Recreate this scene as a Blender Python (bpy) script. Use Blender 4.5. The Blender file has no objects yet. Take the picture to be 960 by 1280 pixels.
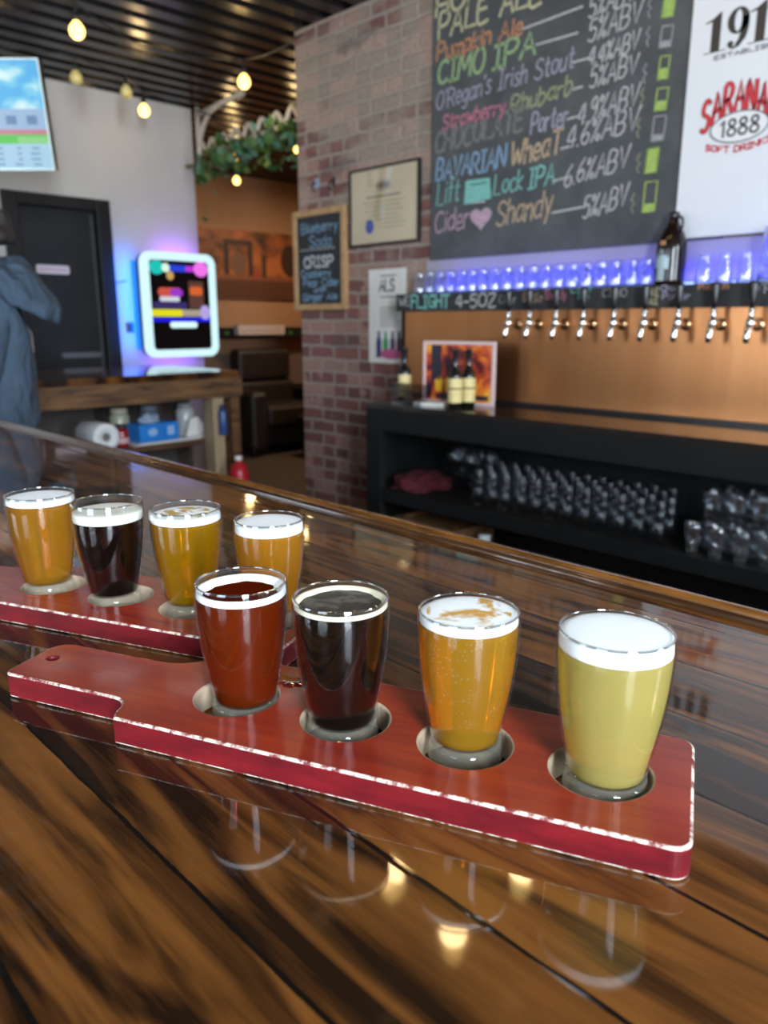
import bpy, bmesh, math, random
from mathutils import Vector, Matrix
random.seed(7)
S = bpy.context.scene
COL = S.collection
PI = math.pi

# ---------------------------------------------------------------- camera, world, lights, exposure
H = 0.265                                   # camera height over the bar top (z = 0)
FPX = 960.0
TH = math.atan(237 / FPX)
AN = math.radians(44.1228)
FH = Vector((-math.cos(AN), math.sin(AN), 0))
RT = Vector((math.sin(AN), math.cos(AN), 0))
FW = FH * math.cos(TH) + Vector((0, 0, -math.sin(TH)))
UP = RT.cross(FW)
CAMPOS = Vector((0, 0, H))
cd = bpy.data.cameras.new('camera')
cam = bpy.data.objects.new('camera', cd)
COL.objects.link(cam)
m3 = Matrix((RT, UP, -FW)).transposed()
cam.matrix_world = Matrix.Translation(CAMPOS) @ m3.to_4x4()
cd.sensor_fit = 'HORIZONTAL'
cd.sensor_width = 36
cd.lens = 36
cd.clip_start = 0.01
cd.clip_end = 100
cd.dof.use_dof = True
cd.dof.focus_distance = 0.56
cd.dof.aperture_fstop = 10
S.camera = cam

w = bpy.data.worlds.new('daylight_sky')
S.world = w
w.use_nodes = True
w.node_tree.nodes['Background'].inputs[0].default_value = (0.66, 0.82, 1.0, 1)
w.node_tree.nodes['Background'].inputs[1].default_value = 1.2

S.view_settings.view_transform = 'Standard'
S.view_settings.look = 'None'
S.view_settings.exposure = -0.42
S.view_settings.gamma = 1
S.view_settings.use_curve_mapping = False
cy = S.cycles
cy.max_bounces = 10
cy.diffuse_bounces = 3
cy.glossy_bounces = 4
cy.transmission_bounces = 8
cy.transparent_max_bounces = 24
cy.caustics_reflective = False
cy.caustics_refractive = False
cy.sample_clamp_indirect = 8.0
cy.blur_glossy = 0.0

def area(name, loc, look, sx, sy, power, col):
    l = bpy.data.lights.new(name, 'AREA')
    l.shape = 'RECTANGLE'; l.size = sx; l.size_y = sy; l.energy = power; l.color = col
    o = bpy.data.objects.new(name, l); COL.objects.link(o)
    o.location = loc
    o.rotation_euler = (Vector(look) - Vector(loc)).to_track_quat('-Z', 'Y').to_euler()
    return o
XR, YF = 1.75, -3.2          # wall with windows behind the viewer's shoulder, wall behind the viewer
DAY = (0.80, 0.90, 1.0)
# area lamps just outside each window opening; the front pair is added for fill
WINS_R = [(-1.12, -0.34), (1.46, 1.82)]      # y ranges of the openings in wall_right
WINS_FILL = [(-3.4, -2.0), (-0.6, 0.8)]         # x ranges of unseen openings added to wall_front for fill light
WZ0, WZ1 = -0.30, 1.66
for y0, y1 in WINS_R:
    area('window_daylight', (XR + 0.16, (y0 + y1) / 2, (WZ0 + WZ1) / 2), (0, (y0 + y1) / 2, (WZ0 + WZ1) / 2), y1 - y0, WZ1 - WZ0, (720 if y0 < 0 else 600) * (y1 - y0), DAY)
for x0, x1 in WINS_FILL:
    area('window_daylight', ((x0 + x1) / 2, YF - 0.16, (WZ0 + WZ1) / 2), ((x0 + x1) / 2, 3, (WZ0 + WZ1) / 2), x1 - x0, WZ1 - WZ0, 58 * (x1 - x0), DAY)  # fill light through the added front windows

# ---------------------------------------------------------------- helpers
def pz(x, y, z=0.0):
    d = FW * FPX + RT * (x - 480) - UP * (y - 640)
    return CAMPOS + d * ((z - H) / d.z)
def py(x, y, Y):
    d = FW * FPX + RT * (x - 480) - UP * (y - 640)
    return CAMPOS + d * (Y / d.y)
def px(x, y, X):
    d = FW * FPX + RT * (x - 480) - UP * (y - 640)
    return CAMPOS + d * (X / d.x)

def tag(o, label=None, cat=None, group=None, kind=None):
    if label: o['label'] = label
    if cat: o['category'] = cat
    if group: o['group'] = group
    if kind: o['kind'] = kind
    return o
def thing(name, label, cat, loc=(0, 0, 0), rz=0, group=None):
    o = bpy.data.objects.new(name, None)
    o.empty_display_size = 0.05
    COL.objects.link(o)
    o.location = loc; o.rotation_euler = (0, 0, rz)
    return tag(o, label, cat, group)
def copy_tree(o, parent=None):
    c = o.copy(); COL.objects.link(c)
    if parent: c.parent = parent
    for ch in [k for k in bpy.data.objects if k.parent == o]:
        copy_tree(ch, c)
    return c

class MB:
    def __init__(s):
        s.v = []; s.f = []; s.m = []; s.sm = []
    def add(s, vs, fs, mi=0, smooth=False):
        b = len(s.v)
        s.v += [tuple(v) for v in vs]
        for f in fs:
            s.f.append([i + b for i in f]); s.m.append(mi); s.sm.append(smooth)
        return s
    def box(s, a, b, mi=0, M=None):
        x0, y0, z0 = a; x1, y1, z1 = b
        vs = [Vector(p) for p in ((x0,y0,z0),(x1,y0,z0),(x1,y1,z0),(x0,y1,z0),(x0,y0,z1),(x1,y0,z1),(x1,y1,z1),(x0,y1,z1))]
        if M: vs = [M @ v for v in vs]
        return s.add(vs, [(0,3,2,1),(4,5,6,7),(0,1,5,4),(1,2,6,5),(2,3,7,6),(3,0,4,7)], mi)
    def lathe(s, prof, n=32, c=(0,0,0), mi=0, M=None, smooth=True):
        vs = []; fs = []; rings = []
        for r, z in prof:
            if r < 1e-7:
                rings.append([len(vs)]); vs.append(Vector((0, 0, z)))
            else:
                rings.append(list(range(len(vs), len(vs) + n)))
                vs += [Vector((r * math.cos(2*PI*k/n), r * math.sin(2*PI*k/n), z)) for k in range(n)]
        for A, B in zip(rings, rings[1:]):
            for k in range(n):
                k2 = (k + 1) % n
                if len(A) == 1 and len(B) == 1: continue
                if len(A) == 1: fs.append((A[0], B[k2], B[k]))
                elif len(B) == 1: fs.append((A[k], A[k2], B[0]))
                else: fs.append((A[k], A[k2], B[k2], B[k]))
        c = Vector(c)
        vs = [(M @ v if M else v) + c for v in vs]
        return s.add(vs, fs, mi, smooth)
    def tube(s, pts, r, n=8, mi=0, caps=True, closed=False):
        pts = [Vector(p) for p in pts]
        rr = r if isinstance(r, (list, tuple)) else [r] * len(pts)
        vs = []; fs = []; N = len(pts); prev = None
        for i, p in enumerate(pts):
            if closed: t = pts[(i + 1) % N] - pts[i - 1]
            else: t = pts[min(i + 1, N - 1)] - pts[max(i - 1, 0)]
            t.normalize()
            if prev is None:
                u = t.orthogonal().normalized()
            else:
                u = (prev - t * prev.dot(t))
                u = u.normalized() if u.length > 1e-6 else t.orthogonal().normalized()
            prev = u; q = t.cross(u)
            vs += [p + (u * math.cos(2*PI*k/n) + q * math.sin(2*PI*k/n)) * rr[i] for k in range(n)]
        for i in range(N if closed else N - 1):
            j = (i + 1) % N
            for k in range(n):
                k2 = (k + 1) % n
                fs.append((i*n + k, i*n + k2, j*n + k2, j*n + k))
        if caps and not closed:
            fs.append(tuple(range(n - 1, -1, -1))); fs.append(tuple((N-1)*n + k for k in range(n)))
        return s.add(vs, fs, mi, True)
    def ball(s, c, r, n=16, mi=0, sc=(1, 1, 1)):
        m = n // 2
        prof = [(math.sin(PI*i/m), -math.cos(PI*i/m)) for i in range(m + 1)]
        prof = [(0 if i in (0, m) else a, b) for i, (a, b) in enumerate(prof)]
        M = Matrix.Diagonal((r*sc[0], r*sc[1], r*sc[2]))
        return s.lathe(prof, n, c, mi, M)
    def prism(s, poly, z0, z1, mi=0, M=None, side=None):
        n = len(poly)
        vs = [Vector((p[0], p[1], z0)) for p in poly] + [Vector((p[0], p[1], z1)) for p in poly]
        if M: vs = [M @ v for v in vs]
        s.add(vs, [tuple(range(n - 1, -1, -1)), tuple(range(n, 2*n))], mi)
        s.add(vs, [(i, (i+1) % n, n + (i+1) % n, n + i) for i in range(n)], mi if side is None else side)
        return s
    def build(s, name, mats, parent=None, bevel=0, seg=2, label=None, loc=None, fix=True, auto=None):
        me = bpy.data.meshes.new(name)
        me.from_pydata(s.v, [], s.f)
        for i, p in enumerate(me.polygons):
            p.material_index = s.m[i]; p.use_smooth = s.sm[i]
        if fix:
            bm = bmesh.new(); bm.from_mesh(me)
            bmesh.ops.recalc_face_normals(bm, faces=bm.faces)
            bm.to_mesh(me); bm.free()
        for m in (mats if isinstance(mats, (list, tuple)) else [mats]): me.materials.append(m)
        o = bpy.data.objects.new(name, me); COL.objects.link(o)
        if parent: o.parent = parent
        if loc is not None: o.location = loc
        if bevel:
            b = o.modifiers.new('bevel', 'BEVEL'); b.width = bevel; b.segments = seg; b.limit_method = 'ANGLE'; b.angle_limit = 0.6
            b.harden_normals = False
        if label: o['label'] = label
        return o
def frame_matrix(o, ux, uy):
    ux = Vector(ux).normalized(); uy = Vector(uy).normalized(); uz = ux.cross(uy)
    m = Matrix((ux, uy, uz)).transposed().to_4x4(); m.translation = Vector(o)
    return m
def rrect(x0, y0, x1, y1, r, n=6):
    out = []
    for cx, cy_, a0 in ((x1-r, y0+r, -PI/2), (x1-r, y1-r, 0), (x0+r, y1-r, PI/2), (x0+r, y0+r, PI)):
        out += [(cx + r*math.cos(a0 + PI/2*k/n), cy_ + r*math.sin(a0 + PI/2*k/n)) for k in range(n + 1)]
    return out
def ellipse(cx, cy_, rx, ry, n=24):
    return [(cx + rx*math.cos(2*PI*k/n), cy_ + ry*math.sin(2*PI*k/n)) for k in range(n)]

# ---------------------------------------------------------------- materials
def principled(name, col=(0.5, 0.5, 0.5), rough=0.5, metal=0.0, **kw):
    m = bpy.data.materials.new(name); m.use_nodes = True
    p = m.node_tree.nodes['Principled BSDF']
    p.inputs['Base Color'].default_value = (*col, 1)
    p.inputs['Roughness'].default_value = rough
    p.inputs['Metallic'].default_value = metal
    for k, v in kw.items(): p.inputs[k.replace('_', ' ')].default_value = v
    return m
def nodes(m): return m.node_tree.nodes, m.node_tree.links, m.node_tree.nodes['Principled BSDF']
def N(m, t, **kw):
    n = m.node_tree.nodes.new(t)
    for k, v in kw.items(): setattr(n, k, v)
    return n
def ramp(m, fac, stops, interp='LINEAR'):
    r = N(m, 'ShaderNodeValToRGB'); r.color_ramp.interpolation = interp
    e = r.color_ramp.elements
    while len(e) < len(stops): e.new(0.5)
    for el, (p, c) in zip(e, stops):
        el.position = p; el.color = (*c, 1) if len(c) == 3 else c
    m.node_tree.links.new(fac, r.inputs[0])
    return r
def coords(m, scale=(1, 1, 1), loc=(0, 0, 0), out='Object'):
    t = N(m, 'ShaderNodeTexCoord'); mp = N(m, 'ShaderNodeMapping')
    mp.inputs['Scale'].default_value = scale; mp.inputs['Location'].default_value = loc
    m.node_tree.links.new(t.outputs[out], mp.inputs[0])
    return mp.outputs[0]
def noise(m, vec, scale=5, detail=4, rough=0.6, dist=0):
    n = N(m, 'ShaderNodeTexNoise')
    n.inputs['Scale'].default_value = scale; n.inputs['Detail'].default_value = detail
    n.inputs['Roughness'].default_value = rough; n.inputs['Distortion'].default_value = dist
    m.node_tree.links.new(vec, n.inputs['Vector'])
    return n.outputs['Fac']
def mathn(m, op, a, b=None, clamp=False):
    n = N(m, 'ShaderNodeMath', operation=op); n.use_clamp = clamp
    for i, x in enumerate((a, b)):
        if x is None: continue
        if hasattr(x, 'is_linked'): m.node_tree.links.new(x, n.inputs[i])
        else: n.inputs[i].default_value = x
    return n.outputs[0]
def mixc(m, f, a, b, blend='MIX'):
    n = N(m, 'ShaderNodeMix', data_type='RGBA', blend_type=blend)
    for i, x in ((0, f), (6, a), (7, b)):
        if hasattr(x, 'is_linked'): m.node_tree.links.new(x, n.inputs[i])
        elif i == 0: n.inputs[0].default_value = x
        else: n.inputs[i].default_value = (*x, 1)
    return n.outputs[2]
def bump(m, h, strength=0.3, dist=0.01, inp='Normal'):
    b = N(m, 'ShaderNodeBump'); b.inputs['Strength'].default_value = strength; b.inputs['Distance'].default_value = dist
    m.node_tree.links.new(h, b.inputs['Height'])
    m.node_tree.links.new(b.outputs[0], m.node_tree.nodes['Principled BSDF'].inputs[inp])
def speckled(name, c1, c2, scale=8, rough=0.5, metal=0.0, bmp=0.0, detail=4, stretch=(1, 1, 1), **kw):
    m = principled(name, c1, rough, metal, **kw)
    f = noise(m, coords(m, stretch), scale, detail)
    r = ramp(m, f, [(0.35, c1), (0.65, c2)])
    m.node_tree.links.new(r.outputs[0], m.node_tree.nodes['Principled BSDF'].inputs['Base Color'])
    if bmp: bump(m, f, bmp)
    return m
def emit(name, col, strength=1.0):
    m = principled(name, (0.02, 0.02, 0.02), 0.3)
    p = m.node_tree.nodes['Principled BSDF']
    p.inputs['Emission Color'].default_value = (*col, 1); p.inputs['Emission Strength'].default_value = strength
    return m
def clear_glass(name, tint=(0.97, 0.99, 0.99), base=0.05, edge=0.75, power=3.0, rough=0.02):
    """thin clear glass: see-through with mirror reflections that grow towards the rim"""
    m = bpy.data.materials.new(name); m.use_nodes = True
    nt = m.node_tree; nt.nodes.remove(nt.nodes['Principled BSDF'])
    out = nt.nodes['Material Output']
    lw = N(m, 'ShaderNodeLayerWeight'); lw.inputs[0].default_value = 0.5
    f = mathn(m, 'POWER', lw.outputs['Facing'], power)
    f = mathn(m, 'MULTIPLY', f, edge); f = mathn(m, 'ADD', f, base, True)
    tr = N(m, 'ShaderNodeBsdfTransparent'); tr.inputs[0].default_value = (*tint, 1)
    gl = N(m, 'ShaderNodeBsdfGlossy'); gl.inputs['Roughness'].default_value = rough
    gl.inputs[0].default_value = (0.95, 0.97, 1, 1)
    mx = N(m, 'ShaderNodeMixShader')
    nt.links.new(f, mx.inputs[0]); nt.links.new(tr.outputs[0], mx.inputs[1]); nt.links.new(gl.outputs[0], mx.inputs[2])
    nt.links.new(mx.outputs[0], out.inputs[0])
    return m
def solid_glass(name, col=(0.95, 0.98, 0.97)):
    m = principled(name, col, 0.02, 0, IOR=1.48)
    m.node_tree.nodes['Principled BSDF'].inputs['Transmission Weight'].default_value = 0.92
    return m
def beer(name, see, body, mixf=0.5, bubbles=0.0):
    """liquid: bent see-through light tinted `see`, plus haze that scatters `body`"""
    m = bpy.data.materials.new(name); m.use_nodes = True
    nt = m.node_tree; nt.nodes.remove(nt.nodes['Principled BSDF']); out = nt.nodes['Material Output']
    rf = N(m, 'ShaderNodeBsdfRefraction'); rf.inputs[0].default_value = (*see, 1)
    rf.inputs['IOR'].default_value = 1.34; rf.inputs['Roughness'].default_value = 0.06
    df = N(m, 'ShaderNodeBsdfDiffuse'); tl = N(m, 'ShaderNodeBsdfTranslucent')
    co = coords(m)
    if bubbles:
        v = N(m, 'ShaderNodeTexVoronoi'); v.inputs['Scale'].default_value = 420
        nt.links.new(co, v.inputs['Vector'])
        sp = mathn(m, 'LESS_THAN', v.outputs['Distance'], 0.20)
        wn = noise(m, co, 60, 1)
        sp = mathn(m, 'MULTIPLY', sp, mathn(m, 'GREATER_THAN', wn, 0.50))
        sp = mathn(m, 'MULTIPLY', sp, bubbles)
        c = mixc(m, sp, body, (0.95, 0.85, 0.6))
        nt.links.new(c, df.inputs[0])
        c2 = mixc(m, sp, body, (0.95, 0.85, 0.6)); nt.links.new(c2, tl.inputs[0])
    else:
        df.inputs[0].default_value = (*body, 1); tl.inputs[0].default_value = (*body, 1)
    a = N(m, 'ShaderNodeMixShader'); a.inputs[0].default_value = 0.5
    nt.links.new(df.outputs[0], a.inputs[1]); nt.links.new(tl.outputs[0], a.inputs[2])
    b = N(m, 'ShaderNodeMixShader'); b.inputs[0].default_value = mixf
    nt.links.new(rf.outputs[0], b.inputs[1]); nt.links.new(a.outputs[0], b.inputs[2])
    nt.links.new(b.outputs[0], out.inputs[0])
    return m
def foam_mat(name, col, spots=None, thr=0.58, scale=55, ring=None):
    m = principled(name, col, 0.6)
    co = coords(m)
    n1 = noise(m, co, 900, 2); n2 = noise(m, co, 150, 3)
    h = mathn(m, 'ADD', n1, n2)
    bump(m, h, 0.35, 0.0015)
    if spots:
        f = noise(m, co, scale, 3, 0.55, 0.6)
        r = ramp(m, f, [(thr - 0.04, (0, 0, 0)), (thr + 0.04, (1, 1, 1))])
        fac = r.outputs[0]
        if ring:                      # froth stays whole along the glass
            sx = N(m, 'ShaderNodeSeparateXYZ'); m.node_tree.links.new(co, sx.inputs[0])
            d = mathn(m, 'SQRT', mathn(m, 'ADD', mathn(m, 'MULTIPLY', sx.outputs[0], sx.outputs[0]), mathn(m, 'MULTIPLY', sx.outputs[1], sx.outputs[1])))
            fac = mathn(m, 'MULTIPLY', fac, mathn(m, 'LESS_THAN', d, ring))
        c = mixc(m, fac, col, spots)
        m.node_tree.links.new(c, m.node_tree.nodes['Principled BSDF'].inputs['Base Color'])
    return m

def bar_wood(name, along=0, width=0.083, off=0.071, dark=(0.015, 0.0062, 0.0028), mid=(0.058, 0.021, 0.0055), light=(0.18, 0.066, 0.014), seam=True, coat=1.0):
    """figured planks under a poured epoxy coat"""
    m = principled(name, mid, 0.45)
    nt = m.node_tree; p = nt.nodes['Principled BSDF']
    t = N(m, 'ShaderNodeTexCoord'); sx = N(m, 'ShaderNodeSeparateXYZ'); nt.links.new(t.outputs['Object'], sx.inputs[0])
    A, B = sx.outputs[along], sx.outputs[1 - along]
    u = mathn(m, 'DIVIDE', mathn(m, 'SUBTRACT', B, off), width)
    k = mathn(m, 'FLOOR', u); fr = mathn(m, 'SUBTRACT', u, k)
    wn = N(m, 'ShaderNodeTexWhiteNoise', noise_dimensions='1D'); nt.links.new(k, wn.inputs['W'])
    shift = mathn(m, 'MULTIPLY', wn.outputs['Value'], 37.0)
    def vec(sa, sb):
        c = N(m, 'ShaderNodeCombineXYZ')
        nt.links.new(mathn(m, 'ADD', mathn(m, 'MULTIPLY', A, sa), shift), c.inputs[0])
        nt.links.new(mathn(m, 'ADD', mathn(m, 'MULTIPLY', B, sb), shift), c.inputs[1])
        return c.outputs[0]
    fig = noise(m, vec(3.2, 24), 1.0, 3, 0.5, 2.0)             # broad dark and light figure
    fig2 = noise(m, vec(5, 75), 1.0, 4, 0.6, 0.5)               # streaks
    grain = noise(m, vec(18, 620), 1.0, 3, 0.65, 0.2)           # pores
    f = mathn(m, 'ADD', mathn(m, 'MULTIPLY', fig, 0.88), mathn(m, 'MULTIPLY', fig2, 0.22))
    f = mathn(m, 'ADD', f, mathn(m, 'MULTIPLY', mathn(m, 'SUBTRACT', wn.outputs['Value'], 0.5), 0.16))
    f = mathn(m, 'ADD', f, mathn(m, 'MULTIPLY', mathn(m, 'SUBTRACT', grain, 0.5), 0.16))
    r = ramp(m, f, [(0.42, dark), (0.51, mid), (0.59, tuple(0.5 * (a + b) for a, b in zip(mid, light))), (0.72, light)])
    colr = r.outputs[0]
    if seam:
        e = mathn(m, 'MINIMUM', fr, mathn(m, 'SUBTRACT', 1.0, fr))
        jit = mathn(m, 'MULTIPLY', noise(m, vec(30, 4), 1.0, 3), 0.035)
        sm = mathn(m, 'LESS_THAN', e, mathn(m, 'ADD', jit, -0.001))
        colr = mixc(m, sm, colr, (0.006, 0.004, 0.003))
        inv = mathn(m, 'SUBTRACT', 1.0, sm)
        b = N(m, 'ShaderNodeBump'); b.inputs['Strength'].default_value = 0.6; b.inputs['Distance'].default_value = 0.002
        nt.links.new(inv, b.inputs['Height']); nt.links.new(b.outputs[0], p.inputs['Normal'])
    nt.links.new(colr, p.inputs['Base Color'])
    p.inputs['Coat Weight'].default_value = coat
    p.inputs['Coat Roughness'].default_value = 0.05
    p.inputs['Coat IOR'].default_value = 1.5
    p.inputs['Specular IOR Level'].default_value = 0.05
    # the coat is slightly wavy, and dips where planks meet
    wv = noise(m, vec(9, 22), 1.0, 2, 0.5)
    hh = wv
    if seam:
        dip = mathn(m, 'MULTIPLY', mathn(m, 'MINIMUM', e, 0.03), 9.0)
        hh = mathn(m, 'ADD', wv, dip)
    b2 = N(m, 'ShaderNodeBump'); b2.inputs['Strength'].default_value = 0.13; b2.inputs['Distance'].default_value = 0.0016
    nt.links.new(hh, b2.inputs['Height']); nt.links.new(b2.outputs[0], p.inputs['Coat Normal'])
    return m

M_bar = bar_wood('epoxied_bar_planks')
M_bar2 = bar_wood('epoxied_planks_cross', along=1, width=0.10)
M_rail = speckled('amber_bead_rail', (0.045, 0.015, 0.003), (0.15, 0.058, 0.010), 30, 0.25, stretch=(0.3, 3, 3), Coat_Weight=1.0, Coat_Roughness=0.06)
bump(M_rail, noise(M_rail, coords(M_rail, (1, 1, 1)), 55, 2), 0.5, 0.004, 'Coat Normal')
M_raildark = speckled('dark_groove_wood', (0.02, 0.008, 0.003), (0.06, 0.024, 0.008), 20, 0.2, stretch=(0.3, 3, 3), Coat_Weight=1.0, Coat_Roughness=0.05)
M_rough = speckled('rough_brown_board', (0.050, 0.021, 0.007), (0.175, 0.082, 0.026), 5, 0.7, stretch=(6, 0.9, 7), bmp=0.2)
M_shelfwood = speckled('shelf_board_brown', (0.055, 0.022, 0.010), (0.11, 0.05, 0.02), 6, 0.5, stretch=(8, 1, 8))
M_palewood = speckled('pale_pine_board', (0.33, 0.24, 0.14), (0.42, 0.31, 0.19), 6, 0.5, stretch=(6, 6, 1))
M_black = speckled('black_painted_wood', (0.0050, 0.0052, 0.0055), (0.0075, 0.0078, 0.008), 9, 0.55, bmp=0.05, Specular_IOR_Level=0.3)
M_blackin = principled('black_cabinet_inside', (0.004, 0.0045, 0.005), 0.6)
M_chrome = principled('polished_chrome', (0.80, 0.80, 0.80), 0.24, 1.0)
M_blackplastic = principled('black_plastic', (0.012, 0.012, 0.014), 0.3)
M_white = principled('white_gloss', (0.78, 0.79, 0.80), 0.35)
M_paper = speckled('white_paper', (0.70, 0.69, 0.66), (0.76, 0.75, 0.72), 20, 0.7)
M_glass = clear_glass('clear_glass_wall', (0.985, 0.99, 0.99), 0.075, 0.6, 3.0)
M_glassin = clear_glass('clear_glass_inner_wall', (0.99, 1, 1), 0.008, 0.35, 3.5)
M_glassback = clear_glass('clear_bar_glass', (0.95, 0.96, 0.97), 0.04, 0.45, 2.2, 0.10)
def foot_glass(name):
    m = clear_glass(name, (0.97, 0.985, 0.96), 0.045, 0.70, 2.4, 0.03)
    nt = m.node_tree; out = nt.nodes['Material Output']; src = out.inputs[0].links[0].from_socket
    d = N(m, 'ShaderNodeBsdfDiffuse'); d.inputs[0].default_value = (0.88, 0.86, 0.70, 1)  # pale haze in the colour stands for light caught in the clear foot
    mx = N(m, 'ShaderNodeMixShader'); mx.inputs[0].default_value = 0.085
    nt.links.new(src, mx.inputs[1]); nt.links.new(d.outputs[0], mx.inputs[2]); nt.links.new(mx.outputs[0], out.inputs[0])
    return m
M_foot = foot_glass('solid_glass_foot')
M_ink = principled('black_ink', (0.02, 0.02, 0.022), 0.6)

def make_copper():
    m = principled('brushed_copper_sheet', (0.72, 0.36, 0.16), 0.36, 1.0)
    n1 = noise(m, coords(m, (9, 9, 0.35)), 1.0, 3); n2 = noise(m, coords(m, (240, 240, 1.2)), 1.0, 2)
    f = mathn(m, 'ADD', mathn(m, 'MULTIPLY', n1, 0.75), mathn(m, 'MULTIPLY', n2, 0.25))
    r = ramp(m, f, [(0.35, (0.62, 0.265, 0.105)), (0.65, (0.70, 0.32, 0.135))])
    m.node_tree.links.new(r.outputs[0], m.node_tree.nodes['Principled BSDF'].inputs['Base Color'])
    bump(m, n1, 0.05, 0.02)
    return m
M_copper = make_copper()

def make_brick():
    m = principled('old_red_brick', (0.2, 0.08, 0.06), 0.85)
    nt = m.node_tree; p = nt.nodes['Principled BSDF']
    t = N(m, 'ShaderNodeTexCoord'); sx = N(m, 'ShaderNodeSeparateXYZ'); nt.links.new(t.outputs['Object'], sx.inputs[0])
    c = N(m, 'ShaderNodeCombineXYZ')
    wob = mathn(m, 'MULTIPLY', mathn(m, 'SUBTRACT', noise(m, coords(m), 9, 2), 0.5), 0.022)
    nt.links.new(mathn(m, 'ADD', sx.outputs[0], wob), c.inputs[0]); nt.links.new(mathn(m, 'ADD', sx.outputs[2], wob), c.inputs[1])
    b = N(m, 'ShaderNodeTexBrick'); nt.links.new(c.outputs[0], b.inputs['Vector'])
    b.inputs['Scale'].default_value = 1.0; b.inputs['Brick Width'].default_value = 0.205; b.inputs['Row Height'].default_value = 0.0692
    b.inputs['Mortar Size'].default_value = 0.0105; b.inputs['Mortar Smooth'].default_value = 0.35
    b.inputs['Color1'].default_value = (0.225, 0.095, 0.080, 1); b.inputs['Color2'].default_value = (0.135, 0.060, 0.054, 1)
    b.inputs['Mortar'].default_value = (0.300, 0.245, 0.215, 1); b.offset = 0.5
    # per-brick patches of old cream wash, stronger in the upper courses
    k1 = N(m, 'ShaderNodeCombineXYZ')
    row = mathn(m, 'FLOOR', mathn(m, 'DIVIDE', sx.outputs[2], 0.0692))
    nt.links.new(mathn(m, 'FLOOR', mathn(m, 'DIVIDE', mathn(m, 'ADD', sx.outputs[0], mathn(m, 'MULTIPLY', row, 0.1025)), 0.205)), k1.inputs[0])
    nt.links.new(row, k1.inputs[1])
    wn = N(m, 'ShaderNodeTexWhiteNoise', noise_dimensions='2D'); nt.links.new(k1.outputs[0], wn.inputs['Vector'])
    big = noise(m, coords(m, (1.1, 1, 2.6), (3.1, 0, 0.35)), 1.6, 3, 0.55)
    up = mathn(m, 'MULTIPLY', mathn(m, 'SUBTRACT', sx.outputs[2], 0.85), 0.36, False)
    up = mathn(m, 'MINIMUM', mathn(m, 'MAXIMUM', up, -0.10), 0.20)
    wash = mathn(m, 'ADD', mathn(m, 'ADD', big, up), mathn(m, 'MULTIPLY', wn.outputs['Value'], 0.13))
    wr = ramp(m, wash, [(0.57, (0, 0, 0)), (0.70, (1, 1, 1))])
    col = mixc(m, mathn(m, 'MULTIPLY', wr.outputs[0], 0.72), b.outputs['Color'], (0.33, 0.285, 0.225))
    k2 = N(m, 'ShaderNodeTexWhiteNoise', noise_dimensions='2D'); v2 = N(m, 'ShaderNodeVectorMath', operation='ADD'); v2.inputs[1].default_value = (17.3, 5.1, 0)
    nt.links.new(k1.outputs[0], v2.inputs[0]); nt.links.new(v2.outputs[0], k2.inputs['Vector'])
    pale = mathn(m, 'MULTIPLY', mathn(m, 'GREATER_THAN', mathn(m, 'ADD', k2.outputs['Value'], mathn(m, 'MULTIPLY', noise(m, coords(m), 14, 2), 0.5)), 0.92), 0.55)
    col = mixc(m, pale, col, (0.40, 0.27, 0.22))
    soot = ramp(m, noise(m, coords(m, (1.5, 1, 3.4), (0, 0, 5)), 1.7, 3), [(0.60, (0, 0, 0)), (0.70, (1, 1, 1))])
    col = mixc(m, mathn(m, 'MULTIPLY', soot.outputs[0], 0.55), col, (0.085, 0.075, 0.07))
    fine = noise(m, coords(m), 45, 4)
    col = mixc(m, 0.55, col, ramp(m, fine, [(0.3, (0.35, 0.35, 0.35)), (0.7, (0.65, 0.65, 0.65))]).outputs[0], 'OVERLAY')
    nt.links.new(col, p.inputs['Base Color'])
    h = mathn(m, 'SUBTRACT', mathn(m, 'MULTIPLY', fine, 0.35), b.outputs['Fac'])
    bump(m, h, 0.7, 0.01)
    return m
M_brick = make_brick()
M_wallwhite = speckled('pale_grey_paint', (0.50, 0.49, 0.475), (0.53, 0.52, 0.505), 3, 0.7)
M_wallorange = speckled('tan_plaster', (0.40, 0.215, 0.115), (0.44, 0.245, 0.135), 2, 0.8)
M_walllow = speckled('mauve_lower_plaster', (0.17, 0.115, 0.095), (0.20, 0.135, 0.11), 3, 0.8)
M_wallplain = speckled('warm_room_paint', (0.13, 0.12, 0.11), (0.15, 0.14, 0.13), 2, 0.8)
M_floor = speckled('brown_floor', (0.055, 0.036, 0.026), (0.080, 0.055, 0.040), 14, 0.75)
M_ceil = speckled('black_gloss_steel', (0.006, 0.0055, 0.0055), (0.010, 0.009, 0.009), 6, 0.24, Specular_IOR_Level=0.30)
M_door = speckled('charcoal_paint', (0.011, 0.0115, 0.0125), (0.015, 0.0155, 0.017), 6, 0.5, Specular_IOR_Level=0.3)
M_doorframe = speckled('black_trim_paint', (0.007, 0.007, 0.0075), (0.010, 0.010, 0.0105), 6, 0.5, Specular_IOR_Level=0.3)

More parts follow.
